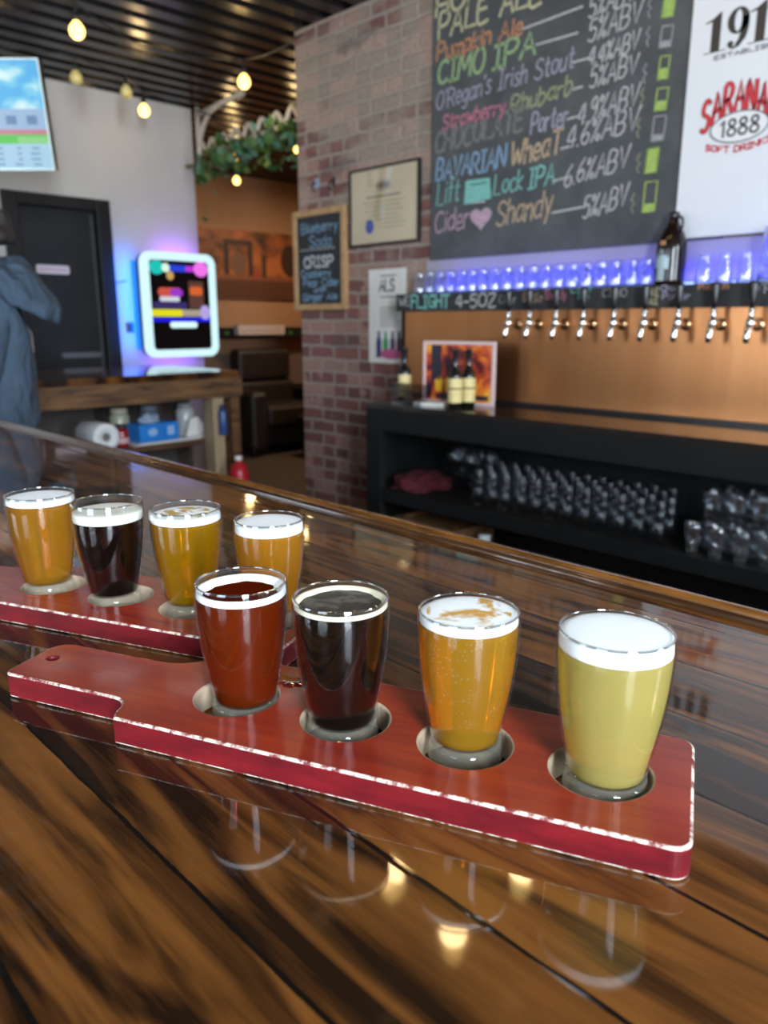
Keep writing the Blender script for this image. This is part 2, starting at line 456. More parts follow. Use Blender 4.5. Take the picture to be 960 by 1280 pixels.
# ---------------------------------------------------------------- stroke lettering
G = {
'A': (4, [[(0,0),(2,6),(4,0)],[(.8,2.2),(3.2,2.2)]]), 'B': (3.6, [[(0,0),(0,6),(2.4,6),(3.2,5),(2.4,3.3),(0,3.2)],[(2.4,3.3),(3.6,1.8),(2.4,0),(0,0)]]),
'C': (3.6, [[(3.6,5.2),(2.4,6),(.8,5.4),(0,3),(.8,.6),(2.4,0),(3.6,.8)]]), 'D': (3.8, [[(0,0),(0,6),(2,6),(3.8,4),(3.8,2),(2,0),(0,0)]]),
'E': (3.2, [[(3.2,6),(0,6),(0,0),(3.2,0)],[(0,3),(2.4,3)]]), 'F': (3.2, [[(3.2,6),(0,6),(0,0)],[(0,3.1),(2.4,3.1)]]),
'G': (3.8, [[(3.6,5.2),(2.4,6),(.8,5.4),(0,3),(.8,.6),(2.4,0),(3.8,.8),(3.8,2.6),(2.3,2.6)]]), 'H': (3.6, [[(0,0),(0,6)],[(3.6,0),(3.6,6)],[(0,3),(3.6,3)]]),
'I': (2.4, [[(1.2,0),(1.2,6)],[(0,6),(2.4,6)],[(0,0),(2.4,0)]]), 'J': (3, [[(3,6),(3,1.4),(2,0),(.8,0),(0,1.2)]]),
'K': (3.6, [[(0,0),(0,6)],[(3.5,6),(0,2.8),(3.6,0)]]), 'L': (3.2, [[(0,6),(0,0),(3.2,0)]]),
'M': (4.6, [[(0,0),(.4,6),(2.3,2),(4.2,6),(4.6,0)]]), 'N': (3.8, [[(0,0),(0,6),(3.8,0),(3.8,6)]]),
'O': (4, [[(2,6),(.6,5.2),(0,3),(.6,.8),(2,0),(3.4,.8),(4,3),(3.4,5.2),(2,6)]]), 'P': (3.4, [[(0,0),(0,6),(2.4,6),(3.4,4.7),(2.4,3),(0,2.9)]]),
'Q': (4, [[(2,6),(.6,5.2),(0,3),(.6,.8),(2,0),(3.4,.8),(4,3),(3.4,5.2),(2,6)],[(2.6,1.4),(4,-.4)]]),
'R': (3.6, [[(0,0),(0,6),(2.4,6),(3.4,4.7),(2.4,3),(0,2.9)],[(1.6,2.9),(3.6,0)]]), 'S': (3.4, [[(3.3,5.1),(2.2,6),(.8,5.7),(.2,4.5),(1,3.4),(2.6,2.6),(3.4,1.4),(2.6,.2),(1.2,0),(0,.9)]]),
'T': (3.8, [[(0,6),(3.8,6)],[(1.9,6),(1.9,0)]]), 'U': (3.6, [[(0,6),(0,1.4),(1,0),(2.6,0),(3.6,1.4),(3.6,6)]]),
'V': (3.8, [[(0,6),(1.9,0),(3.8,6)]]), 'W': (5, [[(0,6),(1.2,0),(2.5,4),(3.8,0),(5,6)]]), 'X': (3.6, [[(0,0),(3.6,6)],[(0,6),(3.6,0)]]),
'Y': (3.6, [[(0,6),(1.8,3),(3.6,6)],[(1.8,3),(1.8,0)]]), 'Z': (3.4, [[(0,6),(3.4,6),(0,0),(3.4,0)]]),
'a': (2.8, [[(2.6,3.4),(1.4,4),(.2,3),(0,1.4),(.9,0),(2,.5),(2.6,2)],[(2.7,4),(2.6,.6),(3,0)]]), 'b': (2.6, [[(0,6),(0,0),(1.6,0),(2.6,1.6),(2,3.6),(.8,3.8),(0,2.6)]]),
'c': (2.4, [[(2.4,3.3),(1.3,4),(.2,3),(0,1.5),(1,0),(2.4,.6)]]), 'd': (2.8, [[(2.8,6),(2.7,0)],[(2.7,3),(1.6,4),(.2,3),(0,1.4),(1.1,0),(2.7,1.2)]]),
'e': (2.6, [[(.1,2),(2.5,2.2),(2.1,3.7),(1.1,4),(.2,3),(0,1.5),(1,0),(2.6,.6)]]), 'f': (2.2, [[(2.2,5.6),(1.5,6),(.9,5),(.9,0)],[(0,3.6),(2,3.6)]]),
'g': (2.8, [[(2.6,3.4),(1.4,4),(.2,3),(.1,1.4),(1,.2),(2.6,1.4)],[(2.7,4),(2.6,-1),(1.6,-2),(.4,-1.6)]]), 'h': (2.6, [[(0,6),(0,0)],[(0,2.6),(1.4,4),(2.4,3.2),(2.6,0)]]),
'i': (.6, [[(.3,3.8),(.3,0)],[(.3,5),(.35,5.3)]]), 'k': (2.4, [[(0,6),(0,0)],[(2.2,3.8),(0,1.7),(2.4,0)]]), 'l': (.6, [[(.3,6),(.3,0)]]),
'm': (4, [[(0,4),(0,0)],[(0,2.8),(1,4),(1.9,3.2),(2,0)],[(2,2.8),(3,4),(3.9,3.2),(4,0)]]), 'n': (2.5, [[(0,4),(0,0)],[(0,2.6),(1.4,4),(2.4,3.2),(2.5,0)]]),
'o': (2.8, [[(1.4,4),(.3,3.3),(0,1.8),(.5,.4),(1.5,0),(2.5,.7),(2.8,2.2),(2.4,3.5),(1.4,4)]]), 'p': (2.6, [[(0,4),(0,-2)],[(0,2.8),(1.3,4),(2.5,3),(2.4,.9),(1.2,0),(0,1)]]),
'r': (2, [[(0,4),(0,0)],[(0,2.4),(1,3.8),(2,3.7)]]), 's': (2.2, [[(2.1,3.5),(1.1,4),(.2,3.2),(1.1,2.2),(2.2,1.2),(1.3,0),(0,.5)]]),
't': (2.2, [[(1,5.6),(1,.8),(1.6,0),(2.2,.4)],[(0,3.8),(2.1,3.9)]]), 'u': (2.6, [[(0,4),(.1,1),(1,0),(2.4,1.4)],[(2.5,4),(2.5,0)]]),
'v': (2.4, [[(0,4),(1.2,0),(2.4,4)]]), 'w': (3.6, [[(0,4),(.9,0),(1.8,3),(2.7,0),(3.6,4)]]), 'y': (2.6, [[(0,4),(1.3,.6)],[(2.6,4),(.8,-2)]]),
'0': (3, [[(1.5,6),(.3,5),(0,3),(.3,1),(1.5,0),(2.7,1),(3,3),(2.7,5),(1.5,6)]]), '1': (1.6, [[(0,4.6),(1.1,6),(1.1,0)]]),
'2': (3, [[(.1,4.8),(1.2,6),(2.7,5.4),(2.6,3.8),(0,0),(3,0)]]), '4': (3.2, [[(2.4,0),(2.4,6),(0,2),(3.2,2)]]),
'5': (3, [[(2.8,6),(.4,6),(.2,3.4),(1.6,3.9),(2.9,2.8),(2.7,.8),(1.3,0),(0,.7)]]), '6': (3, [[(2.5,6),(.8,4),(0,1.8),(.8,.2),(2.2,.2),(3,1.6),(2.2,3),(.3,2.2)]]),
'8': (3, [[(1.5,3.2),(.4,4.3),(.8,5.7),(2.2,5.7),(2.6,4.3),(1.5,3.2),(.1,1.8),(.6,.2),(2.4,.2),(2.9,1.8),(1.5,3.2)]]), '9': (3, [[(2.8,4.6),(1.6,6),(.2,5),(.3,3.6),(1.6,3),(2.8,4.6),(2.5,1.4),(1.4,0)]]),
'%': (3.4, [[(.2,0),(3.2,6)],[(.7,6),(0,5.2),(.6,4.3),(1.3,5.1),(.7,6)],[(2.7,1.7),(2,.9),(2.6,0),(3.4,.8),(2.7,1.7)]]),
'.': (.6, [[(.2,0),(.4,.3)]]), "'": (.6, [[(.4,6),(.2,4.8)]]), '-': (2.4, [[(0,2.8),(2.4,3)]]), '/': (2.4, [[(0,0),(2.4,6)]]), ' ': (2, []),
'&': (3.4, [[(3.4,0),(.6,4.6),(1.4,6),(2.3,5),(.2,2),(.8,0),(2.2,0),(3.2,2)]]),
}
def smooth_line(p, n=3):
    if len(p) < 4: return p
    out = []
    for i in range(len(p) - 1):
        a, b, c, d = p[max(i-1,0)], p[i], p[i+1], p[min(i+2,len(p)-1)]
        for k in range(n):
            t = k / n
            out.append(tuple(0.5*((2*b[j]) + (-a[j]+c[j])*t + (2*a[j]-5*b[j]+4*c[j]-d[j])*t*t + (-a[j]+3*b[j]-3*c[j]+d[j])*t**3) for j in (0, 1)))
    out.append(p[-1]); return out
def ribbon(mb, pts, wd, M, mi=0, z=0.0):
    pts = [Vector((p[0], p[1])) for p in pts]
    n = len(pts); L = []; R = []
    ww = wd if isinstance(wd, (list, tuple)) else [wd] * n
    for i in range(n):
        t = (pts[min(i+1, n-1)] - pts[max(i-1, 0)])
        t = t.normalized() if t.length > 1e-9 else Vector((1, 0))
        q = Vector((-t.y, t.x)) * ww[i] / 2
        e = t * ww[i] * (0.35 if i == n-1 else (-0.35 if i == 0 else 0))
        L.append(pts[i] + q + e); R.append(pts[i] - q + e)
    vs = [M @ Vector((p.x, p.y, z)) for p in L] + [M @ Vector((p.x, p.y, z)) for p in R]
    mb.add(vs, [(i, n + i, n + i + 1, i + 1) for i in range(n - 1)], mi)
def text(mb, s, M, x0, y0, width, height, stroke, slope=0.0, shear=0.0, mi=0, jitter=0.03, z=0.0, arch=None, gap=1.0):
    """letters of one line: lower-left at (x0, y0), stretched to width, cap height `height`"""
    tot = sum(G[c][0] + gap for c in s) - gap
    k = width / tot; ky = height / 6.0; x = 0.0
    for c in s:
        wd, st = G[c]
        js = 1 + random.uniform(-jitter, jitter); jy = random.uniform(-jitter, jitter) * height
        for pl in st:
            pl = smooth_line([(x + px_ , py_) for px_, py_ in pl])
            pp = []
            for (qx, qy) in pl:
                X = qx * k; Y = qy * ky * js + jy
                if arch: Y = Y * arch(X / width)[1] + arch(X / width)[0]
                pp.append((x0 + X + shear * Y, y0 + Y + slope * X))
            ribbon(mb, pp, stroke, M, mi, z)
        x += wd + gap
def chalk(name, col, cover=0.72):
    m = bpy.data.materials.new(name); m.use_nodes = True
    nt = m.node_tree; p = nt.nodes['Principled BSDF']
    p.inputs['Base Color'].default_value = (*col, 1); p.inputs['Roughness'].default_value = 0.9; p.inputs['Specular IOR Level'].default_value = 0.1
    n = noise(m, coords(m), 160, 3, 0.7)
    r = ramp(m, n, [(0.30, (cover - 0.3,) * 3), (0.62, (min(1, cover + 0.25),) * 3)])
    nt.links.new(r.outputs[0], p.inputs['Alpha'])
    return m
CH = {k: chalk('chalk_' + k, c) for k, c in dict(white=(0.62, 0.62, 0.62), yellow=(0.62, 0.58, 0.36), orange=(0.58, 0.28, 0.15), green=(0.36, 0.52, 0.26), grey=(0.42, 0.42, 0.44),
      pink=(0.60, 0.22, 0.30), olive=(0.40, 0.42, 0.24), faint=(0.24, 0.24, 0.23), lilac=(0.50, 0.46, 0.60), blue=(0.30, 0.48, 0.68), tan=(0.62, 0.46, 0.30), aqua=(0.26, 0.62, 0.56), rose=(0.62, 0.42, 0.52), lime=(0.45, 0.62, 0.16)).items()}

# ================================================================ the room
ZF, ZC = -1.07, 1.741
YB = 2.80                # brick wall plane
XL = -5.27               # pale wall plane
XO = -7.20               # tan wall of the room beyond
def struct(o): o['kind'] = 'structure'; return o
struct(MB().box((-7.4, YF - 0.1, ZF - 0.1), (XR + 0.1, 7.2, ZF)).build('floor', M_floor))
# ceiling: ribbed steel sheet, ribs along Y
mb = MB(); pitch = 0.16; xs = []; x = -7.4
while x < XR + 0.1:
    for dx, dz in ((0, 0), (0.085, 0), (0.10, 0.035), (0.145, 0.035)): xs.append((x + dx, ZC + dz))
    x += pitch
poly = [(a, b) for a, b in xs] + [(xs[-1][0], ZC + 0.09), (xs[0][0], ZC + 0.09)]
vs = [(a, YF - 0.1, b) for a, b in xs] + [(a, 7.2, b) for a, b in xs]
n = len(xs)
mb.add(vs, [(i, i + 1, n + i + 1, n + i) for i in range(n - 1)])
mb.box((-7.4, YF - 0.1, ZC + 0.06), (XR + 0.1, 7.2, ZC + 0.12))
struct(mb.build('ceiling', M_ceil, fix=False))
struct(MB().box((-3.56, YB, ZF), (XR + 0.1, YB + 0.3, ZC)).build('wall_back', M_brick))
# pale partition wall with the door opening
DY0, DY1, DZ = 1.82, 2.515, 1.06
mb = MB()
mb.box((XL - 0.12, YF, ZF), (XL, DY0, ZC)); mb.box((XL - 0.12, DY1, ZF), (XL, 3.19, ZC)); mb.box((XL - 0.12, DY0, DZ), (XL, DY1, ZC))
struct(mb.build('wall_left', M_wallwhite))
mb = MB(); mb.box((XO - 0.1, YF, -0.06), (XO, 7.1, ZC)); mb.box((XO - 0.1, YF, ZF), (XO, 7.1, -0.06), 1)
struct(mb.build('wall_far', [M_wallorange, M_walllow]))
struct(MB().box((XO, 7.0, ZF), (-3.2, 7.1, ZC)).build('wall_end', M_wallorange))
struct(MB().box((-3.36, YB + 0.3, ZF), (-3.26, 7.0, ZC)).build('wall_inner', M_wallorange))
# right wall with windows, front wall with the added fill windows
def wall_with(name, rng, make):
    mb = MB()
    make(mb, rng)
    return struct(mb.build(name, M_wallplain))
def mk_r(mb, rng):
    ys = [YF] + [v for r in rng for v in r] + [YB]
    for i in range(0, len(ys), 2): mb.box((XR, ys[i], ZF), (XR + 0.1, ys[i+1], ZC))
    for a, b in rng:
        mb.box((XR, a, ZF), (XR + 0.1, b, WZ0)); mb.box((XR, a, WZ1), (XR + 0.1, b, ZC))
wall_with('wall_right', WINS_R, mk_r)
def mk_f(mb, rng):
    xs = [-7.3] + [v for r in rng for v in r] + [XR]
    for i in range(0, len(xs), 2): mb.box((xs[i], YF - 0.1, ZF), (xs[i+1], YF, ZC))
    for a, b in rng:
        mb.box((a, YF - 0.1, ZF), (b, YF, WZ0)); mb.box((a, YF - 0.1, WZ1), (b, YF, ZC))
wall_with('wall_front', WINS_FILL, mk_f)
M_winframe = principled('dark_window_frame', (0.03, 0.03, 0.032), 0.4)
M_pane = clear_glass('window_pane', (1, 1, 1), 0.03, 0.5, 3)
def win(i, M, wd):
    f = MB()
    t = 0.045; h = WZ1 - WZ0
    for a, b in (((0, 0, 0), (wd, 0.06, t)), ((0, 0, h - t), (wd, 0.06, h)), ((0, 0, t), (t, 0.06, h - t)), ((wd - t, 0, t), (wd, 0.06, h - t)), ((wd/2 - 0.015, 0.01, t), (wd/2 + 0.015, 0.05, h - t))):
        f.box(a, b, 0, M)
    o = struct(f.build('window_%d' % i, M_winframe))
    MB().box((t, 0.028, t), (wd - t, 0.032, h - t), 0, M).build('pane', M_pane, o)
i = 1
for a, b in WINS_R:
    win(i, frame_matrix((XR + 0.08, a, WZ0), (0, 1, 0), (-1, 0, 0)) , b - a); i += 1
for a, b in WINS_FILL:  # unseen front windows, added for fill light
    win(i, frame_matrix((a, YF - 0.08, WZ0), (1, 0, 0), (0, 1, 0)), b - a); i += 1

# door in the pale wall
d1 = bpy.data.objects.new('door_1', None); COL.objects.link(d1); d1['kind'] = 'structure'; d1.location = (XL, DY0, ZF)
def lb(mb, a, b, mi=0):          # box in world coordinates under the door
    o = Vector(d1.location); return mb.box(Vector(a) - o, Vector(b) - o, mi)
mb = MB(); fw = 0.095
lb(mb, (XL - 0.1, DY0, ZF), (XL + 0.03, DY0 + fw, DZ)); lb(mb, (XL - 0.1, DY1 - fw, ZF), (XL + 0.03, DY1, DZ)); lb(mb, (XL - 0.1, DY0 + fw, DZ - 0.075), (XL + 0.03, DY1 - fw, DZ))
mb.build('door_frame', M_doorframe, d1, 0.006)
mb = MB(); lb(mb, (XL - 0.085, DY0 + fw, ZF + 0.005), (XL - 0.045, DY1 - fw, DZ - 0.075)); mb.build('door_panel', M_door, d1)
mb = MB(); lb(mb, (XL - 0.045, DY1 - fw - 0.025, ZF + 0.3), (XL - 0.03, DY1 - fw - 0.008, DZ - 0.1)); mb.build('edge_strip', principled('grey_strip', (0.05, 0.055, 0.06), 0.4), d1)
mb = MB(); lb(mb, (XL - 0.0445, DY0 + 0.30, 0.03), (XL - 0.02, DY1 - fw - 0.03, 0.065)); mb.build('push_bar', principled('grey_push_bar', (0.16, 0.17, 0.19), 0.35, 0.5), d1)
sg = thing('door_sign', 'small pale sign on the charcoal door', 'sign', (XL - 0.043, 2.01, 0.575))
MB().prism(rrect(0, 0, 0.215, 0.055, 0.012), 0, 0.006, 0, frame_matrix((0, 0, 0), (0, 1, 0), (0, 0, 1))).build('plate', principled('pale_pink_sign', (0.62, 0.55, 0.57), 0.5), sg)
mb = MB(); [ribbon(mb, [(0.02 + 0.022*k, 0.020), (0.028 + 0.022*k, 0.036), (0.036 + 0.022*k, 0.021)], 0.005, frame_matrix((0.0068, 0, 0), (0, 1, 0), (0, 0, 1))) for k in range(8)]; mb.build('lettering', principled('sign_red', (0.35, 0.12, 0.16), 0.6), sg)
sw = thing('wall_switch', 'small black box on the pale wall beside the door frame', 'switch', (XL, 2.60, 0.23))
MB().box((0, -0.02, -0.035), (0.03, 0.02, 0.035)).build('housing', M_blackplastic, sw, 0.004)
MB().box((0.03, -0.006, -0.012), (0.038, 0.006, 0.012)).build('toggle', M_blackplastic, sw)

# ================================================================ the bar
bar = thing('bar_counter', 'long glossy dark plank bar with an amber bead rail along its far edge', 'bar', (0, 0, ZF))
def under(mb_, name, mats, parent, **kw):
    o = mb_.build(name, mats, parent, **kw)
    return o
o = MB().box((-4.75, -0.10, -0.045), (1.3, 0.686, 0)).build('bar_top', M_bar, bar, loc=(0, 0, -ZF))
# rail: inner groove, two beads, flat outer lip
mb = MB()
mb.tube([(-4.75, 0.6905, 0.0015), (1.3, 0.6905, 0.0015)], 0.0050, 12)
o = mb.build('bead', M_raildark, bar, loc=(0, 0, -ZF), label='dark inner bead of the rail')
mb = MB()
mb.tube([(-4.75, 0.7010, 0.0030), (1.3, 0.7010, 0.0030)], 0.0075, 12)
mb.build('bead', M_rail, bar, loc=(0, 0, -ZF), label='amber outer bead of the rail')
mb = MB().box((-3.79, 0.686, -0.045), (1.3, 0.728, 0.0035))
mb.build('edge_lip', M_bar, bar, bevel=0.003, loc=(0, 0, -ZF))
mb = MB().box((-3.7, 0.10, ZF + 0.002), (1.2, 0.62, -0.045))
mb.build('bar_body', M_shelfwood, bar, loc=(0, 0, -ZF))

# ================================================================ paddles
BP0 = Vector((pz(137, 898, 0.018).x, pz(137, 898, 0.018).y, 0.0008))
e_ = pz(866, 1069, 0.018) - pz(137, 898, 0.018); e_.z = 0
BANG = math.atan2(e_.y, e_.x)
BL, BW, BT = 0.349, 0.110, 0.0185
HOLES = [0.0605, 0.1415, 0.2206, 0.2998]
def make_worn():
    m = principled('red_stained_wood', (0.17, 0.016, 0.012), 0.26)
    f = noise(m, coords(m, (3, 30, 30)), 3.0, 4); f2 = noise(m, coords(m), 14, 4)
    c = ramp(m, mathn(m, 'ADD', mathn(m, 'MULTIPLY', f, 0.6), mathn(m, 'MULTIPLY', f2, 0.4)), [(0.3, (0.18, 0.012, 0.008)), (0.7, (0.36, 0.042, 0.014))])
    m.node_tree.links.new(c.outputs[0], m.node_tree.nodes['Principled BSDF'].inputs['Base Color'])
    m.node_tree.nodes['Principled BSDF'].inputs['Coat Weight'].default_value = 0.3
    m.node_tree.nodes['Principled BSDF'].inputs['Coat Roughness'].default_value = 0.14
    bump(m, noise(m, coords(m, (4, 60, 60)), 4, 3), 0.08, 0.002)
    e = principled('worn_pale_edge', (0.7, 0.6, 0.5), 0.6)
    g = noise(e, coords(e), 110, 5, 0.75)
    c = ramp(e, g, [(0.43, (0.15, 0.015, 0.015)), (0.55, (0.72, 0.63, 0.54))])
    e.node_tree.links.new(c.outputs[0], e.node_tree.nodes['Principled BSDF'].inputs['Base Color'])
    s = speckled('red_stained_side', (0.075, 0.003, 0.006), (0.145, 0.006, 0.009), 22, 0.45, Specular_IOR_Level=0.25, stretch=(1, 1, 4))
    h = speckled('bare_hole_wood', (0.30, 0.22, 0.15), (0.48, 0.37, 0.26), 40, 0.7, bmp=0.2)
    return [m, e, s, h]
PM = make_worn()
def paddle(label, loc, rz, shift=0.0):
    holes = [h + shift for h in HOLES]
    r = 0.010
    def fillet(cx, cy_, rad, a0, a1, n=8): return [(cx + rad*math.cos(a0 + (a1-a0)*k/n), cy_ + rad*math.sin(a0 + (a1-a0)*k/n)) for k in range(n + 1)]
    y0, y1 = 0.0225, 0.081
    P = []
    P += fillet(BL - r, r, r, -PI/2, 0) + fillet(BL - r, BW - r, r, 0, PI/2)
    P += fillet(0.026, BW - 0.012, 0.012, PI/2, PI*0.80, 5)
    P += fillet(-0.022, y1 + 0.036, 0.036, -0.12*PI, -PI/2, 10)
    P += fillet(-0.104, y1 - 0.014, 0.014, PI/2, PI, 5) + fillet(-0.110, y0 + 0.006, 0.006, PI, 1.5*PI, 4)
    P += fillet(-0.016, y0 - 0.014, 0.014, PI/2, 0.02, 6)
    P += [(0.0, 0.004), (0.003, 0.0)]
    P = [p for i, p in enumerate(P) if i == 0 or (Vector(p) - Vector(P[i-1])).length > 1e-4]
    # plate with holes: 2D curve, filled and given thickness with softened edges
    cu = bpy.data.curves.new('paddle', 'CURVE'); cu.dimensions = '2D'; cu.fill_mode = 'BOTH'
    def sp(pts):
        s = cu.splines.new('POLY'); s.points.add(len(pts) - 1); s.use_cyclic_u = True
        for q, p in zip(s.points, pts): q.co = (p[0], p[1], 0, 1)
    bv = 0.0015
    def inset(pts, d):
        out = []
        n = len(pts)
        for i in range(n):
            a, b, c = Vector(pts[i-1]), Vector(pts[i]), Vector(pts[(i+1) % n])
            t = ((b - a).normalized() + (c - b).normalized())
            t = t.normalized() if t.length > 1e-6 else (c - b).normalized()
            out.append((b.x - t.y * d, b.y + t.x * d))
        return out
    sp(inset(P, bv))
    for hx in holes: sp(ellipse(hx, BW/2, 0.0290 + bv*0.3, 0.0290 + bv*0.3, 48))
    sp(ellipse(-0.1010, 0.0545, 0.0055, 0.0050, 20))
    cu.extrude = BT/2 - bv; cu.bevel_depth = bv; cu.bevel_resolution = 1
    tmp = bpy.data.objects.new('tmp', cu); COL.objects.link(tmp)
    dg = bpy.context.evaluated_depsgraph_get()
    me = bpy.data.meshes.new_from_object(tmp.evaluated_get(dg))
    bpy.data.objects.remove(tmp); bpy.data.curves.remove(cu)
    me.materials.clear()
    for m in PM: me.materials.append(m)
    me.transform(Matrix.Translation((0, 0, BT/2)))
    for p in me.polygons:
        c = p.center; inhole = any(math.hypot(c.x - hx, c.y - BW/2) < 0.0303 for hx in holes) or math.hypot(c.x + 0.101, c.y - 0.0545) < 0.0085
        p.use_smooth = False
        if abs(p.normal.z) > 0.95: p.material_index = 0
        elif inhole: p.material_index = 3 if math.hypot(c.x + 0.101, c.y - 0.0545) > 0.0085 else 2
        elif abs(p.normal.z) > 0.15: p.material_index = 1
        else: p.material_index = 2
    t = bpy.data.objects.new('flight_paddle', me); COL.objects.link(t)
    t.location = loc; t.rotation_euler = (0, 0, rz)
    return tag(t, label, 'serving board', 'flight paddles on the bar')
paddle('red wooden flight paddle with a round-holed handle, white-worn edges, nearest on the bar', BP0, BANG)
E2 = Vector((math.cos(BANG), math.sin(BANG), 0)); P2 = Vector((-E2.y, E2.x, 0))
q = pz(372, 797, 0.0185); q2 = pz(245, 797, 0.0185)
d = q - BP0
al = d.dot(E2); pe = (q2 - BP0).dot(P2)
BP1 = BP0 + E2 * (al - BL) + P2 * pe
paddle('red wooden flight paddle farther back on the bar, under the cream-headed stout', BP1, BANG, 0.010)

# spill of beer on the near paddle behind the first two glasses
wp = pz(364, 853, 0.0185)
random.seed(3)
mb = MB(); n = 40; vs = [Vector((0, 0, 0.0006))]
for k in range(n):
    a = 2*PI*k/n; r = 0.0115*(1 + 0.28*math.sin(2*a + 0.6) + 0.16*math.sin(5*a) + 0.08*math.sin(9*a + 1))
    vs.append(Vector((r*0.75*math.cos(a), r*0.75*math.sin(a), 0.0006)))
for k in range(n): vs.append(Vector((vs[k+1].x/0.75, vs[k+1].y/0.75, 0)))
mb.add(vs, [(0, 1 + k, 1 + (k+1) % n) for k in range(n)] + [(1 + k, 1 + n + k, 1 + n + (k+1) % n, 1 + (k+1) % n) for k in range(n)], 0, True)
sp0 = mb.build('beer_spill', principled('wet_amber_beer', (0.16, 0.012, 0.010), 0.04, 0, Coat_Weight=1.0), fix=False)
sp0.location = (wp.x, wp.y, BP0.z + BT + 0.0001)
tag(sp0, 'small glossy beer spill on the red paddle between the red ale and the stout', 'spill')

# ================================================================ beer glasses
GP = [(0.0232, 0.0070), (0.0226, 0.0125), (0.0216, 0.0180), (0.0226, 0.025), (0.0250, 0.038), (0.0275, 0.052), (0.0295, 0.067), (0.0305, 0.081), (0.0307, 0.091), (0.0301, 0.0990), (0.0297, 0.1000)]
def spline(prof, n=4):
    return [tuple(p) for p in smooth_line(list(prof), n)]
OUT = spline(GP)
INN = [(max(r - 0.0012, 0.0), z) for r, z in OUT if z >= 0.0188]
def r_in(z):
    for (r0, z0), (r1, z1) in zip(INN, INN[1:]):
        if z0 <= z <= z1: return r0 + (r1 - r0) * (z - z0) / max(z1 - z0, 1e-9)
    return INN[-1][0] if z > INN[-1][1] else INN[0][0]
def glass_meshes():
    foot = MB().lathe([(0, 0.0012), (0.0172, 0.0008), (0.0190, 0.0), (0.0222, 0.0012), (0.0232, 0.0070), (0.0226, 0.0125), (0.0216, 0.0178), (0.0185, 0.0168), (0.0, 0.0145)], 48)
    o1 = [p for p in OUT if p[1] >= 0.0178]
    shell = MB().lathe(o1 + [(0.0290, 0.1003), (0.0285, 0.0998)], 56)
    shell.lathe([(0.0285, 0.0998)] + [(r, z) for r, z in reversed(INN)], 56, mi=1)
    rim = MB().tube([(0.0292 * math.cos(2*PI*k/56), 0.0292 * math.sin(2*PI*k/56), 0.0999) for k in range(56)], 0.0007, 8, closed=True)
    return foot, shell, rim
def beer_glass(label, loc, bm_, level, fm=None, ftop=None, ring=None, rz=0.0, sc=1.0, fbot=None, topmat=None):
    t = thing('beer_glass', label, 'glass of beer', loc, rz, 'tasting glasses of beer on the flight paddles')
    t.scale = (sc, sc, sc)
    foot, shell, rim = glass_meshes()
    foot.build('foot', M_foot, t, fix=False); shell.build('vessel', [M_glass, M_glassin], t, fix=False); rim.build('rim', M_rimglass, t, fix=False)
    e = 0.00025
    fb = fbot if fbot else level
    zs = [0.0180] + [0.0190 + (fb - 0.0190) * k / 22 for k in range(23)]
    prof = [(0, 0.0158), (0.0100, 0.0163), (0.0172, 0.0178)] + [(r_in(z) - e, z) for z in zs[1:]]
    prof += [(r_in(fb) - 0.0015, fb), (0, fb)]
    MB().lathe(prof, 56).build('beer', [bm_], t, fix=False)
    if fm:
        R0, R1 = r_in(fb) - e * 0.6, r_in(ftop) - e * 0.6
        if ring:          # froth only along the glass
            n = 64; vs = []; fs = []
            random.seed(int(level * 1e6) + 3)
            ph = [random.uniform(0, 6.28) for _ in range(5)]
            prof = []
            for k in range(n):
                a = 2*PI*k/n
                w_ = ring * (1 + 0.35*math.sin(a + ph[0]) + 0.22*math.sin(3*a + ph[1]) + 0.12*math.sin(7*a + ph[2]) + 0.1*math.sin(13*a + ph[3]))
                for r, z in ((R0, fb), (R1, ftop), (R1 - 0.45*w_, ftop + 0.0002), (R1 - w_, fb + 0.0006), (R1 - w_ - 0.0004, fb + 0.0001)):
                    vs.append((r*math.cos(a), r*math.sin(a), z))
            for k in range(n):
                k2 = (k + 1) % n
                fs += [(k*5 + j, k2*5 + j, k2*5 + j + 1, k*5 + j + 1) for j in range(4)]
            MB().add(vs, fs, 0, True).build('foam', fm, t, fix=False)
        else:
            dome = 0.0012
            prof = [(0, fb + 0.0001), (R0 * 0.99, fb + 0.0001), (R0, fb + 0.0004)] + [(r_in(fb + (ftop - fb)*k/4) - e*0.6, fb + (ftop - fb)*k/4) for k in range(1, 5)]
            prof += [(R1*0.97, ftop + dome*0.5), (R1 * 0.85, ftop + dome), (R1 * 0.5, ftop + dome*1.1), (0, ftop + dome*1.1)]
            MB().lathe(prof, 56).build('foam', fm, t, fix=False)
    return t
M_rimglass = clear_glass('glass_rim_bead', (0.9, 0.93, 0.93), 0.25, 0.7, 1.5, 0.03)
B_red = beer('amber_red_ale', (0.62, 0.10, 0.015), (0.26, 0.032, 0.004), 0.48)
B_black = principled('black_stout', (0.004, 0.002, 0.0015), 0.08, Specular_IOR_Level=0.15)
B_gold = beer('golden_ale', (0.98, 0.60, 0.09), (0.86, 0.44, 0.035), 0.36, 0.6)
B_pale = beer('hazy_pale_shandy', (0.98, 0.88, 0.40), (0.80, 0.66, 0.20), 0.50)
B_amber = beer('clear_amber_cider', (0.98, 0.60, 0.12), (0.80, 0.37, 0.030), 0.34)
B_deep = beer('deep_gold_lager', (0.98, 0.60, 0.05), (0.82, 0.43, 0.010), 0.36, 0.25)
B_wheat = beer('cloudy_wheat', (0.98, 0.56, 0.08), (0.70, 0.30, 0.020), 0.62)
F_white = foam_mat('white_foam', (0.92, 0.95, 0.95))
F_tan = foam_mat('tan_foam', (0.72, 0.66, 0.48))
F_cream = foam_mat('cream_foam', (0.78, 0.76, 0.66))
